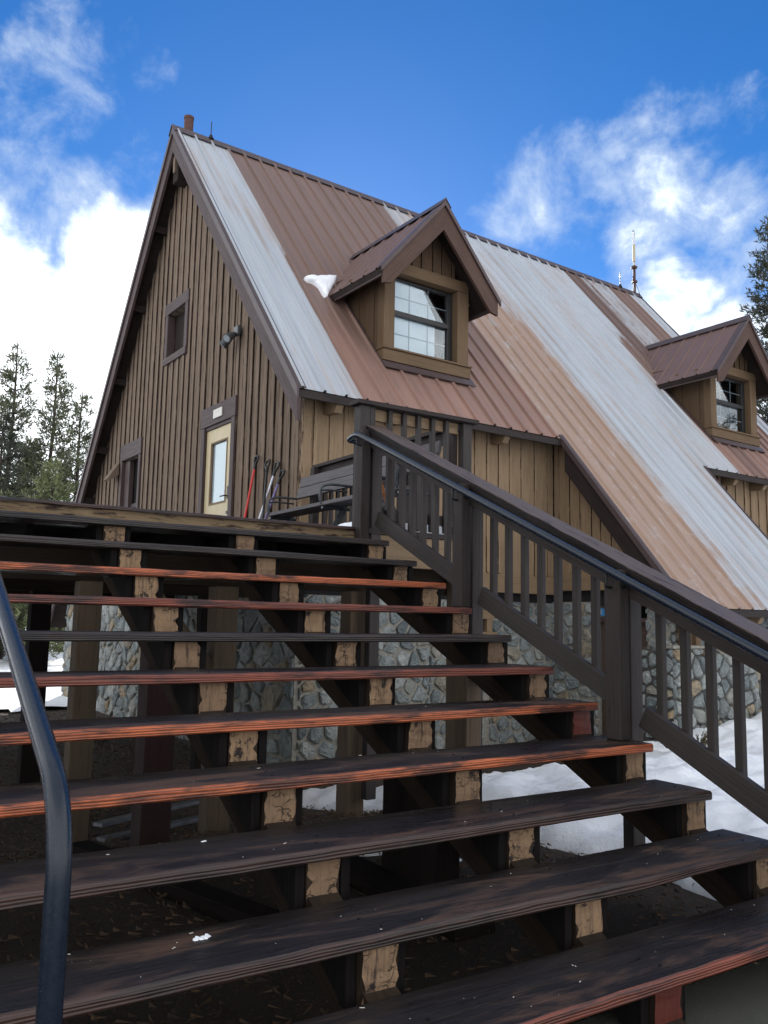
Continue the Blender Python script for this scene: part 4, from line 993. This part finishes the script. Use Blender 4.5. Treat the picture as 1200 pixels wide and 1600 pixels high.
# ------------------------------------------------------------------ shovels
def shovel(base, top, shaft, label, kind='D', blade='red_paint', frame=MI):
    base, top = V3(base), V3(top); a = (top - base).normalized(); s2 = V3((0, 1, 0)); s2 = (s2 - a * s2.dot(a)).normalized(); n = a.cross(s2)
    t = thing('snow_shovel', label, 'shovel', base)
    b = MB(); b.tube([base + a * .34, top - a * .13], .016, 10); b.build('shaft', shaft, t)
    b = MB(); g = top - a * .12
    b.tube([g - a * .06, g + a * .02], .021, 10)
    if kind == 'D': b.tube(arc([g, g + a * .05 + s2 * .055, g + a * .12 + s2 * .055, g + a * .12 - s2 * .055, g + a * .05 - s2 * .055, g], .03), .014, 8)
    else: b.tube([g + a * .0, g + a * .12], .022, 10); b.tube([g + a * .02, g + a * .03 + s2 * .05], .012, 8)
    b.build('grip', 'black_plastic', t)
    b = MB(); vs = []
    for i in range(7):
        for j in range(5):
            u = (i / 6 - .5) * .36; w = j / 4 * .36
            vs.append(base + s2 * u + a * w + n * (.10 * (u / .18) ** 2 * .5))
    b.add(vs, [[i * 5 + j, (i + 1) * 5 + j, (i + 1) * 5 + j + 1, i * 5 + j + 1] for i in range(6) for j in range(4)], None, None, 0, True)
    o = b.build('blade', blade, t); md = o.modifiers.new('t', 'SOLIDIFY'); md.thickness = .006
    return t
def hw_(x, y, z): return tuple(MH @ V3((x, y, z)))
shovel(hw_(4.766, 10.09, DECK), hw_(4.972, 10.04, 2.11), 'red_paint', 'red-shafted shovel with a black grip leaning on the gable wall beside the door')
shovel(hw_(4.62, 9.15, DECK), hw_(4.975, 9.73, 2.00), 'black_plastic', 'black shovel with a large loop grip, between the red shovel and the silver one')
shovel(hw_(4.74, 9.74, DECK), hw_(4.97, 9.44, 1.94), 'silver', 'silver-shafted shovel with a black grip, in the middle of the cluster by the bench', blade='black_plastic')
shovel(hw_(4.72, 9.55, DECK), hw_(4.975, 9.31, 1.82), 'violet', 'violet-shafted shovel, nearest to the bench in the cluster', 'D', blade='black_plastic')
sv = shovel((4.38, 6.50, DECK), (3.735, 6.20, 1.87), 'orange_wood', 'shovel with an orange shaft and black D-grip behind the top stair post', blade='black_plastic')

# ------------------------------------------------------------------ ground
def gz(x, y):
    h = -1.40
    t = min(1, max(0, (y - 4.6) / 3.2)); t = t * t * (3 - 2 * t)
    h -= .42 * t * min(1, max(0, (13 - x) / 4))
    if x > 8: h += .32 * min(1, (x - 8) / 1.5) * t
    h += .012 * noise.noise(V3((x * 1.3, y * 1.3, 0))) if y < 25 else 0
    return h
def grid(name, x0, x1, y0, y1, nx, ny, zf, mat, keep=None, skirt=False):
    vs, fs, idx = [], [], {}
    for j in range(ny + 1):
        for i in range(nx + 1):
            x = x0 + (x1 - x0) * i / nx; y = y0 + (y1 - y0) * j / ny
            idx[i, j] = len(vs); vs.append((x, y, zf(x, y)))
    for j in range(ny):
        for i in range(nx):
            if keep and not keep(x0 + (x1 - x0) * (i + .5) / nx, y0 + (y1 - y0) * (j + .5) / ny): continue
            fs.append([idx[i, j], idx[i + 1, j], idx[i + 1, j + 1], idx[i, j + 1]])
    b = MB(); b.add(vs, fs, None, None, 0, True); return b.build(name, mat, origin=V3((0, 0, 0)))
def farz(x, y): return -1.75 + max(0, (hypot(x, y) - 45)) * .02
o = grid('ground', -3.6, 20, -2, 22, 118, 120, gz, 'soil'); tag(o, kind='structure')
def snz(x, y):
    base = -1.98 if (-3.6 < x < 20 and -2 < y < 22) else -1.62 + .25 * noise.noise(V3((x * .12, y * .12, 3)))
    return base + max(0, hypot(x, y) - 60) * .03
o = grid('snow_field', -420, 420, -420, 420, 140, 140, lambda x, y: snz(x, y), 'snow'); tag(o, kind='structure')
# snow bank to the right of the stairs and along the house
def snow_edge(x, y):
    e = min(x - 3.95 - .25 * noise.noise(V3((y * 1.3, 2, 0))), 20)
    e = min(e, 7.6 + max(0, x - 8.0) * 0 - y + .4 * noise.noise(V3((x * 1.1, 5, 0)))) if x < 9 else min(e, 6.90 + .0353 * x - y + .05 * noise.noise(V3((x * 2, 5, 0))))
    return e
def bankz(x, y):
    e = snow_edge(x, y); h = .20 * (1 - math.exp(-max(e, 0) / .22)) if e > 0 else -.08
    return gz(x, y) + h + .09 * noise.noise(V3((x * 1.8, y * 1.8, 1))) * (e > .1) + .05 * noise.noise(V3((x * 4, y * 4, 4))) - .055 * abs(noise.noise(V3((x * 6, y * 6, 9)))) - .02 * abs(noise.noise(V3((x * 15, y * 15, 2))))
o = grid('snow_bank', 3.3, 19.9, 1.0, 8.2, 330, 145, bankz, 'snow', lambda x, y: snow_edge(x, y) > -.12); tag(o, kind='structure')
o = grid('snow_ground', -3.6, 20, 9.5, 22, 90, 50, lambda x, y: gz(x, y) + .06 + .08 * noise.noise(V3((x, y, 8))), 'snow', lambda x, y: y > 17.0 + 1.2 * noise.noise(V3((x * .8, y * .8, 0)))); tag(o, kind='structure')
o = grid('concrete_pad', -3.6, 6, -2.0, 2.25, 20, 20, lambda x, y: -1.375 + .003 * noise.noise(V3((x * 4, y * 4, 0))), 'concrete'); tag(o, kind='structure')
def snowlump(cx, cy, cz, rx, ry, h, label, seed, frame=MI, slope=0.0):
    r = random.Random(seed); n, k = 20, 7; vs = [(cx, cy, cz + h)]; fs = []
    for j in range(1, k + 1):
        t = j / k
        for i in range(n):
            a = 2 * pi * i / n; w = 1 + .38 * noise.noise(V3((cos(a) * 1.3, sin(a) * 1.3, seed)))
            x, y = cos(a) * rx * t * w, sin(a) * ry * t * w
            z = h * sqrt(max(0, 1 - t * t)) * (1 + .3 * noise.noise(V3((x * 6 + seed, y * 6, 1)))) - (.01 if j == k else 0)
            vs.append((cx + x, cy + y, cz + z + slope * y))
    for i in range(n): fs.append([0, 1 + i, 1 + (i + 1) % n])
    for j in range(k - 1):
        for i in range(n):
            a, c = 1 + j * n + i, 1 + j * n + (i + 1) % n; fs.append([a, a + n, c + n, c])
    b = MB(); b.add(vs, fs, None, None, 0, True); o = b.build('snow_patch', 'snow', None, frame); tag(o, label, 'snow'); return o
snowlump(2.95, 4.55, gz(2.9, 4.5) - .01, .30, .14, .11, 'snow patch on dark soil, seen under the lower treads', 1)
snowlump(3.0, 4.08, gz(3, 4) - .01, .26, .06, .05, 'thin strip of snow in front of the larger patch below the treads', 2)
snowlump(3.43, 4.12, gz(3.4, 4.1) - .01, .12, .1, .09, 'small snow heap right of the black post under the stairs', 3)
snowlump(.62, 3.42, gz(.6, 3.4), .16, .12, .05, 'icy snow scrap on soil at the far left under the stairs', 4)
snowlump(4.2, 6.95, DECK, .30, .35, .17, 'snow heap on the deck behind the top balusters', 5)
snowlump(4.62, 6.5, DECK, .22, .3, .19, 'snow heap on the deck near the corner post', 6)
snowlump(4.05, 7.35, DECK, .2, .28, .12, 'snow heap on the deck under the end of the bench', 7)
rim = [(5.792, 10.355, 4.922), (5.896, 10.409, 4.987), (6.024, 10.424, 5.005), (6.232, 10.498, 5.093), (6.443, 10.549, 5.154), (6.341, 10.414, 4.993), (6.152, 10.224, 4.767), (6.012, 10.075, 4.589), (5.974, 10.141, 4.667), (5.971, 10.25, 4.798), (5.913, 10.301, 4.858), (5.82, 10.307, 4.865)]
def snow_wedge():
    P = []
    for i in range(len(rim)):
        a, c = V3(rim[i]), V3(rim[(i + 1) % len(rim)])
        for t in (0, .33, .66): P.append(a.lerp(c, t) + V3((noise.noise(V3((i, t, 1))), noise.noise(V3((i, t, 2))), 0)) * .02)
    cn = V3((6.12, 10.34, 4.90)); b = MB(); vs = []; n = len(P); UP = V3((0, -RP, 1)).normalized()
    for sc, h in ((1.02, -.09), (1.0, -.01), (.93, .015), (.75, .03), (.5, .035), (.25, .04)):
        for p in P:
            q = cn.lerp(p, sc); vs.append(q + UP * (h + .02 * noise.noise(q * 9)))
    vs.append(cn + UP * .04)
    fs = [[k * n + i, k * n + (i + 1) % n, (k + 1) * n + (i + 1) % n, (k + 1) * n + i] for k in range(5) for i in range(n)] + [[5 * n + i, 5 * n + (i + 1) % n, 6 * n] for i in range(n)]
    b.add(vs, fs, None, None, 0, True); o = b.build('snow_patch', 'snow', None, MH); tag(o, 'ragged wedge of snow caught in the valley left of the near dormer', 'snow')
snow_wedge()
def icelump(cx, cy, cz, s_, label, seed):
    r = random.Random(seed); b = MB()
    for i in range(9):
        x, y = cx + r.uniform(-1, 1) * s_, cy + r.uniform(-.5, .5) * s_; q = s_ * r.uniform(.25, .5); vs = []
        for a in range(6): vs.append((x + cos(a * 1.05 + i) * q * r.uniform(.7, 1.3), y + sin(a * 1.05 + i) * q * r.uniform(.6, 1.1), cz + .001))
        for a in range(6): vs.append((x + cos(a * 1.05 + i) * q * .6, y + sin(a * 1.05 + i) * q * .5, cz + q * r.uniform(.4, .8)))
        b.add(vs, [[a, (a + 1) % 6, 6 + (a + 1) % 6, 6 + a] for a in range(6)] + [[6, 7, 8, 9, 10, 11]], None, None, 0)
    o = b.build('snow_patch', 'snow'); tag(o, label, 'snow')
icelump(1.060, 2.62, zk(9), .026, 'small broken lump of ice on the bowed tread', 10)
icelump(1.215, 3.02, zk(8), .010, 'tiny ice crumb on the tread above the bowed one', 11)
# small debris on treads
b = MB(); r = random.Random(8)
for i in range(90):
    k = r.choice((6, 7, 8, 8, 9, 9, 9, 10, 10, 10)); x = r.uniform(.2, 3.7); y = yk(k) + r.uniform(.02, .33); z = zk(k) + .004
    s_ = r.uniform(.0010, .0024)
    if r.random() < .7: b.add([(x - s_, y - s_, z), (x + s_, y - s_ * .6, z), (x + s_ * .4, y + s_, z), (x, y, z + s_)], [[0, 1, 3], [1, 2, 3], [2, 0, 3], [2, 1, 0]], None, None, 0)
    else: b.bar((x, y, z + .001), (x + r.uniform(-.02, .02), y + r.uniform(-.01, .01), z + .001), .0018, .0018)
o = b.build('grit', 'white_plastic'); tag(o, 'pale grit and splinters scattered over the wet treads', 'grit', kind='stuff')
# needles and twigs on the soil below the stairs
b = MB()
for i in range(24000):
    x, y = r.uniform(.2, 4.4), r.uniform(2.2, 13.0) if i % 4 else r.uniform(8, 17); z = gz(x, y) + r.uniform(.002, .03); a = r.uniform(0, pi); l = r.uniform(.008, .032)
    dx, dy = cos(a) * l, sin(a) * l; w = r.uniform(.001, .0028)
    b.add([(x - dx, y - dy, z), (x + dx, y + dy, z + r.uniform(-.01, .02)), (x + dx - dy * w / l, y + dy + dx * w / l, z), (x - dx - dy * w / l, y - dy + dx * w / l, z)], [[0, 1, 2, 3]], None, None, 0)
o = b.build('forest_litter', 'debris'); tag(o, 'brown needles and twigs littering the soil under the stairs', 'litter', kind='stuff')
# scrap lumber lying under the deck
for i, (p, q, lb) in enumerate((((1.9, 6.9, -1.62), (3.1, 7.6, -1.66), 'upper pale board lying under the deck'), ((1.85, 6.6, -1.66), (2.9, 7.1, -1.70), 'lower pale board lying under the deck'), )):
    b = MB(); b.bar(p, q, .10, .03); o = b.build('board', 'grey_metal', bevel=.003); tag(o, lb, 'board')
b = MB(); b.bar((1.9, 3.1, -1.36), (1.35, 5.3, -1.37), .14, .09, nseg=6, jit=.003); o = b.build('timber_beam', 'post_black', bevel=.005); tag(o, 'dark timber lying on the soil under the left of the stairs', 'timber')
b = MB(); b.bar((4.35, 4.2, -1.30), (3.45, 4.6, -1.33), .18, .12, nseg=6, jit=.003); o = b.build('timber_beam', 'post_black', bevel=.005); tag(o, 'short dark timber beside the snow at the right of the stairs', 'timber')

# ------------------------------------------------------------------ vegetation
def tuft(vs, fs, p, d, s, r, n=9, nw=.10):
    for i in range(n):
        v = V3((r.gauss(0, 1), r.gauss(0, 1), r.gauss(0, 1) + .3)).normalized() * .8 + d * .7
        v.normalize(); l = s * r.uniform(.6, 1.2); w = v.orthogonal().normalized(); w.rotate(Matrix.Rotation(r.uniform(0, 6.3), 3, v)); w *= l * nw
        q = p + V3((r.gauss(0, 1), r.gauss(0, 1), r.gauss(0, 1))) * s * .22
        k = len(vs); vs += [q - w * .5, q + v * l * .5 + w, q + v * l, q + v * l * .5 - w]
        fs.append([k, k + 1, k + 2, k + 3])
def conifer(x, y, z0, H, rad, mat, label, seed, low=.18, dens=1.0, tsize=.22, top_sparse=.8, lean=0, group='conifers beyond the lodge'):
    r = random.Random(seed)
    t = thing('pine_tree', label, 'tree', (x, y, z0), group=group)
    tr = MB(); pts = []
    for i in range(9):
        f = i / 8; pts.append((x + lean * f * f + .12 * noise.noise(V3((f * 3, seed, 0))), y + .12 * noise.noise(V3((f * 3, seed, 7))), z0 + H * f))
    br = max(.12, H * .014); tr.tube(pts, [br * (1 - .93 * i / 8) + .01 for i in range(9)], 8)
    vs, fs = [], []; z = low * H
    while z < H * .985:
        f = z / H; L_ = rad * (1 - f) ** .75 * (0.5 + .5 * min(1, (f - low + .06) / .2)) + .12
        nb = 5 if f < .9 else 4
        for i in range(nb):
            if r.random() < .12: continue
            a = r.uniform(0, 2 * pi); l = L_ * r.uniform(.45, 1.22); tilt = r.uniform(-.05, .35) + .5 * f
            if r.random() < .06: l *= 1.35
            i0 = min(7, int(f * 8)); c = V3(pts[i0]).lerp(V3(pts[i0 + 1]), f * 8 - i0)
            d = V3((cos(a), sin(a), tilt - .15)).normalized(); sag = -.12 * l
            e = c + d * l + V3((0, 0, .12 * l))
            mid = c + d * l * .5 + V3((0, 0, sag * .4))
            if l > .5: tr.tube([c, mid, e], [.012 * l + .012, .008 * l + .008, .006], 4, caps=False)
            n = max(2, int(l * 6.5 * dens))
            for j in range(n):
                t_ = .25 + .75 * (j + r.random()) / n
                p = c.lerp(mid, t_ * 2) if t_ < .5 else mid.lerp(e, t_ * 2 - 1)
                sd = d.cross(V3((0, 0, 1))).normalized() * r.choice((-1, 1)) * l * .30 * (1 - abs(t_ - .55)) * r.random()
                p = p + sd + V3((0, 0, r.uniform(-.05, .10)))
                tuft(vs, fs, p, (d + sd.normalized() * .5 + V3((0, 0, .5))).normalized(), tsize * r.uniform(.7, 1.2), r)
        z += H * .018 * r.uniform(.7, 1.5) / dens ** .3
    tr.build('trunk', 'bark', t)
    b = MB(); b.add(vs, fs, None, None, 0); b.build('crown', mat, t)
    return t
conifer(7.0, 45, -1.8, 15.3, 3.1, 'needles', 'tallest thin-crowned pine at the far left edge, behind the deck', 41, tsize=.30)
conifer(8.75, 44, -1.8, 14.7, 3.0, 'needles', 'pointed pine in the middle of the left-hand group', 42, tsize=.30)
conifer(10.55, 46, -1.8, 13.6, 2.9, 'needles', 'shorter pine closest to the left edge of the roof', 43, tsize=.30)
conifer(5.9, 40, -1.8, 10.5, 2.6, 'needles_dark', 'dark lower pine cut by the left edge of the picture', 44, tsize=.28)
conifer(8.3, 37, -1.8, 5.6, 1.8, 'needles_light', 'small light-green young pine in front of the left group', 45, low=.05, tsize=.22)
conifer(9.0, 50, -1.8, 11.0, 2.8, 'needles', 'thin pine between the middle and right pines of the left group', 46, tsize=.28)
conifer(5.2, 52, -1.8, 13.0, 2.6, 'needles_dark', 'pine partly outside the left edge, behind the others', 47, tsize=.30)
conifer(28.9, 17.9, -1.8, 17.3, 3.0, 'needles_dark', 'tall dark pine at the right edge beyond the far dormer', 48, dens=1.5, low=.10, tsize=.24, group=None)
conifer(29.5, 22.5, -1.8, 12.5, 2.8, 'needles_dark', 'dense dark pine low behind the far dormer at right', 49, dens=1.3, low=.08, tsize=.26, group=None)
for i, (x, y, h) in enumerate(((2.6, 30, 7), (4.2, 34, 8), (5.3, 33, 6), (6.3, 31, 7))):
    conifer(x, y, -1.8, h, 2.0, 'needles_light' if i % 2 else 'needles', ['leftmost young pine seen beneath the deck', 'second young pine seen beneath the deck', 'third young pine seen beneath the deck', 'rightmost young pine seen beneath the deck'][i], 60 + i, low=.06, tsize=.24, group='young pines beyond the deck')
for i, (x, y, h) in enumerate(((30.5, -2.2, 19), (27.5, -3.4, 15), (34.0, .6, 21))):
    conifer(x, y, -1.8, h, 3.0, 'needles_dark', ['tall pine mirrored in the far dormer window, middle one', 'lower pine mirrored in the far dormer window', 'tallest pine mirrored in the far dormer window, to one side'][i], 80 + i, low=.1, tsize=.3, dens=.8, group='pines outside the frame mirrored in the far dormer window')
def shrub(x, y, z, s, label, seed):
    r = random.Random(seed); t = thing('shrub', label, 'shrub', (x, y, z)); st_, vs, fs = MB(), [], []
    for i in range(26):
        a = r.uniform(0, 6.3); d = V3((cos(a) * r.uniform(.3, 1), sin(a) * r.uniform(.3, 1), r.uniform(.5, 1.1))).normalized(); l = s * r.uniform(.6, 1.1)
        st_.tube([V3((x, y, z)), V3((x, y, z)) + d * l], [.005, .002], 4, caps=False)
        for j in range(6): tuft(vs, fs, V3((x, y, z)) + d * l * r.uniform(.4, 1), d, s * .13, r, 4, .2)
    st_.build('stem', 'bark', t); b = MB(); b.add(vs, fs, None, None, 0); b.build('foliage', 'dry_leaf', t)
shrub(8.05, 6.45, -1.38, .22, 'small dry shrub at the stone corner behind the second railing post', 1)
shrub(8.35, 6.25, -1.40, .24, 'wider dry shrub in snow right of the second railing post', 2)
shrub(9.95, 5.95, -1.22, .26, 'dry shrub poking from snow by the stone wall at the right edge', 3)

# ------------------------------------------------------------------ light and sky
SUN_AZ, SUN_EL = radians(30), radians(22)
sd = V3((sin(SUN_AZ) * cos(SUN_EL), cos(SUN_AZ) * cos(SUN_EL), sin(SUN_EL)))
sl = bpy.data.lights.new('sun', 'SUN'); sl.energy = 2.6; sl.angle = radians(.5); sl.color = (1, .93, .84)
so = bpy.data.objects.new('sun', sl); C.objects.link(so); so.rotation_euler = (-sd).to_track_quat('-Z', 'Y').to_euler()
w = bpy.data.worlds.new('World'); S.world = w; w.use_nodes = True; nt = w.node_tree; nt.nodes.clear()
out = nt.nodes.new('ShaderNodeOutputWorld'); bg = nt.nodes.new('ShaderNodeBackground'); L(nt, bg.outputs[0], out.inputs[0])
sky = nt.nodes.new('ShaderNodeTexSky'); sky.sky_type = 'NISHITA'; sky.sun_disc = False
sky.sun_elevation = SUN_EL; sky.sun_rotation = SUN_AZ; sky.air_density = 1.0; sky.dust_density = .2; sky.ozone_density = 3.0; sky.altitude = 2000
hs_ = N(nt, 'HueSaturation', Hue=.506, Saturation=1.29, Value=.72); L(nt, sky.outputs[0], hs_.inputs['Color'])
tc = N(nt, 'TexCoord'); vec = tc.outputs['Generated']
nrm_ = N(nt, 'VectorMath'); nrm_.operation = 'NORMALIZE'; L(nt, vec, nrm_.inputs[0]); dv = nrm_.outputs[0]
BL = [((.150, .835, .529), .06, .60), ((.167, .856, .489), .06, .66), ((.165, .872, .455), .05, .6), ((.195, .882, .428), .05, .6), ((.12, .85, .52), .05, .35), ((.235, .809, .539), .03, .40), ((.245, .86, .45), .05, .40),
      ((.06, .955, .29), .17, 1.6), ((.18, .95, .25), .13, 1.6), ((.27, .90, .35), .095, 1.5), ((-.1, .95, .3), .22, 1.6), ((-.42, .87, .22), .32, 1.6), ((.25, .94, .2), .16, 1.6), ((.13, .93, .335), .06, 1.0), ((.24, .885, .395), .045, 1.0),
      ((.609, .663, .435), .055, .72), ((.625, .635, .45), .06, .62), ((.645, .60, .468), .05, .62), ((.688, .57, .449), .05, .5), ((.70, .53, .475), .07, .85), ((.72, .49, .50), .05, .6), ((.74, .514, .434), .065, .80), ((.705, .586, .393), .055, .75), ((.741, .574, .349), .055, 1.0), ((.73, .61, .29), .085, 1.25), ((.80, .55, .25), .10, 1.2),
      ((.775, .495, .394), .08, .70), ((.402, .775, .488), .022, .45)]
wn = N(nt, 'TexNoise', Scale=5.0, Detail=5.0, Roughness=.6); L(nt, dv, wn.inputs['Vector'])
wv = N(nt, 'VectorMath'); wv.operation = 'SUBTRACT'; L(nt, wn.outputs['Color'], wv.inputs[0]); wv.inputs[1].default_value = (.5, .5, .5)
wm = N(nt, 'VectorMath'); wm.operation = 'MULTIPLY_ADD'; L(nt, wv.outputs[0], wm.inputs[0]); wm.inputs[1].default_value = (.16, .16, .16); L(nt, dv, wm.inputs[2])
fld = None
for d, rr, am in BL:
    ds_ = N(nt, 'VectorMath'); ds_.operation = 'DISTANCE'; L(nt, wm.outputs[0], ds_.inputs[0]); ds_.inputs[1].default_value = V3(d).normalized()
    mr = N(nt, 'MapRange'); mr.interpolation_type = 'SMOOTHERSTEP'; L(nt, ds_.outputs['Value'], mr.inputs[0])
    mr.inputs[1].default_value = rr * 1.7; mr.inputs[2].default_value = rr * .2; mr.inputs[3].default_value = 0; mr.inputs[4].default_value = am
    fld = mr.outputs[0] if fld is None else math_(nt, 'MAXIMUM', fld, mr.outputs[0])
# broad broken cloud behind the camera
dt = N(nt, 'VectorMath'); dt.operation = 'DOT_PRODUCT'; L(nt, dv, dt.inputs[0]); dt.inputs[1].default_value = (.45, .70, -.5)
back = N(nt, 'MapRange'); L(nt, dt.outputs['Value'], back.inputs[0]); back.inputs[1].default_value = .26; back.inputs[2].default_value = -.1; back.inputs[3].default_value = 0; back.inputs[4].default_value = 1.15
sz = N(nt, 'SeparateXYZ'); L(nt, dv, sz.inputs[0])
bk = math_(nt, 'MULTIPLY', back.outputs[0], ramp(nt, sz.outputs[2], [(.62, 1), (.86, .75)]))
fld = math_(nt, 'MAXIMUM', fld, bk)
n1 = noise_(nt, mapping(nt, dv, (1, 1, 1.1)), 11, 11, .64, .18)
n2 = noise_(nt, dv, 3.0, 4, .5)
dens = math_(nt, 'ADD', fld, math_(nt, 'MULTIPLY', math_(nt, 'SUBTRACT', n1, .5), 2.1))
dens = math_(nt, 'MULTIPLY', dens, ramp(nt, fld, [(0, 0), (.15, 1)]))
cm = N(nt, 'MapRange'); cm.interpolation_type = 'SMOOTHSTEP'; L(nt, dens, cm.inputs[0]); cm.inputs[1].default_value = .20; cm.inputs[2].default_value = 1.35
ccol = mix(nt, ramp(nt, math_(nt, 'MULTIPLY', math_(nt, 'MULTIPLY_ADD', math_(nt, 'SUBTRACT', n1, .5), 1.3, fld), .6), [(.46, 0), (.80, 1)]), (3.7, 4.25, 4.9), (9.5, 10.0, 10.4))
lit = mix(nt, back.outputs[0], (1, 1, 1), (1.06, 1.0, .95))
ccol = mix(nt, 1.0, ccol, lit, 'MULTIPLY')
fin = mix(nt, cm.outputs[0], hs_.outputs[0], ccol)
L(nt, fin, bg.inputs[0]); bg.inputs[1].default_value = .10

# ------------------------------------------------------------------ camera
cam = bpy.data.cameras.new('camera'); co = bpy.data.objects.new('camera', cam); C.objects.link(co); S.camera = co
cam.sensor_fit = 'HORIZONTAL'; cam.sensor_width = 36; cam.lens = 1326.42 / 1200 * 36; cam.clip_end = 2000; cam.clip_start = .05
right = V3((0.83677422, -0.54721673, 0.01904616)); up = -V3((0.08433081, 0.09442866, -0.9919534)); fwd = V3((0.54101499, 0.83164721, 0.1251627))
mt = Matrix.Identity(4)
for i, c in enumerate((right, up, -fwd)):
    for j in range(3): mt[j][i] = c[j]
co.matrix_world = mt
S.render.resolution_x, S.render.resolution_y = 768, 1024
S.view_settings.view_transform = 'Standard'; S.view_settings.look = 'None'; S.view_settings.exposure = 1.15; S.view_settings.gamma = 1
S.view_settings.use_curve_mapping = False
S.render.engine = 'CYCLES'
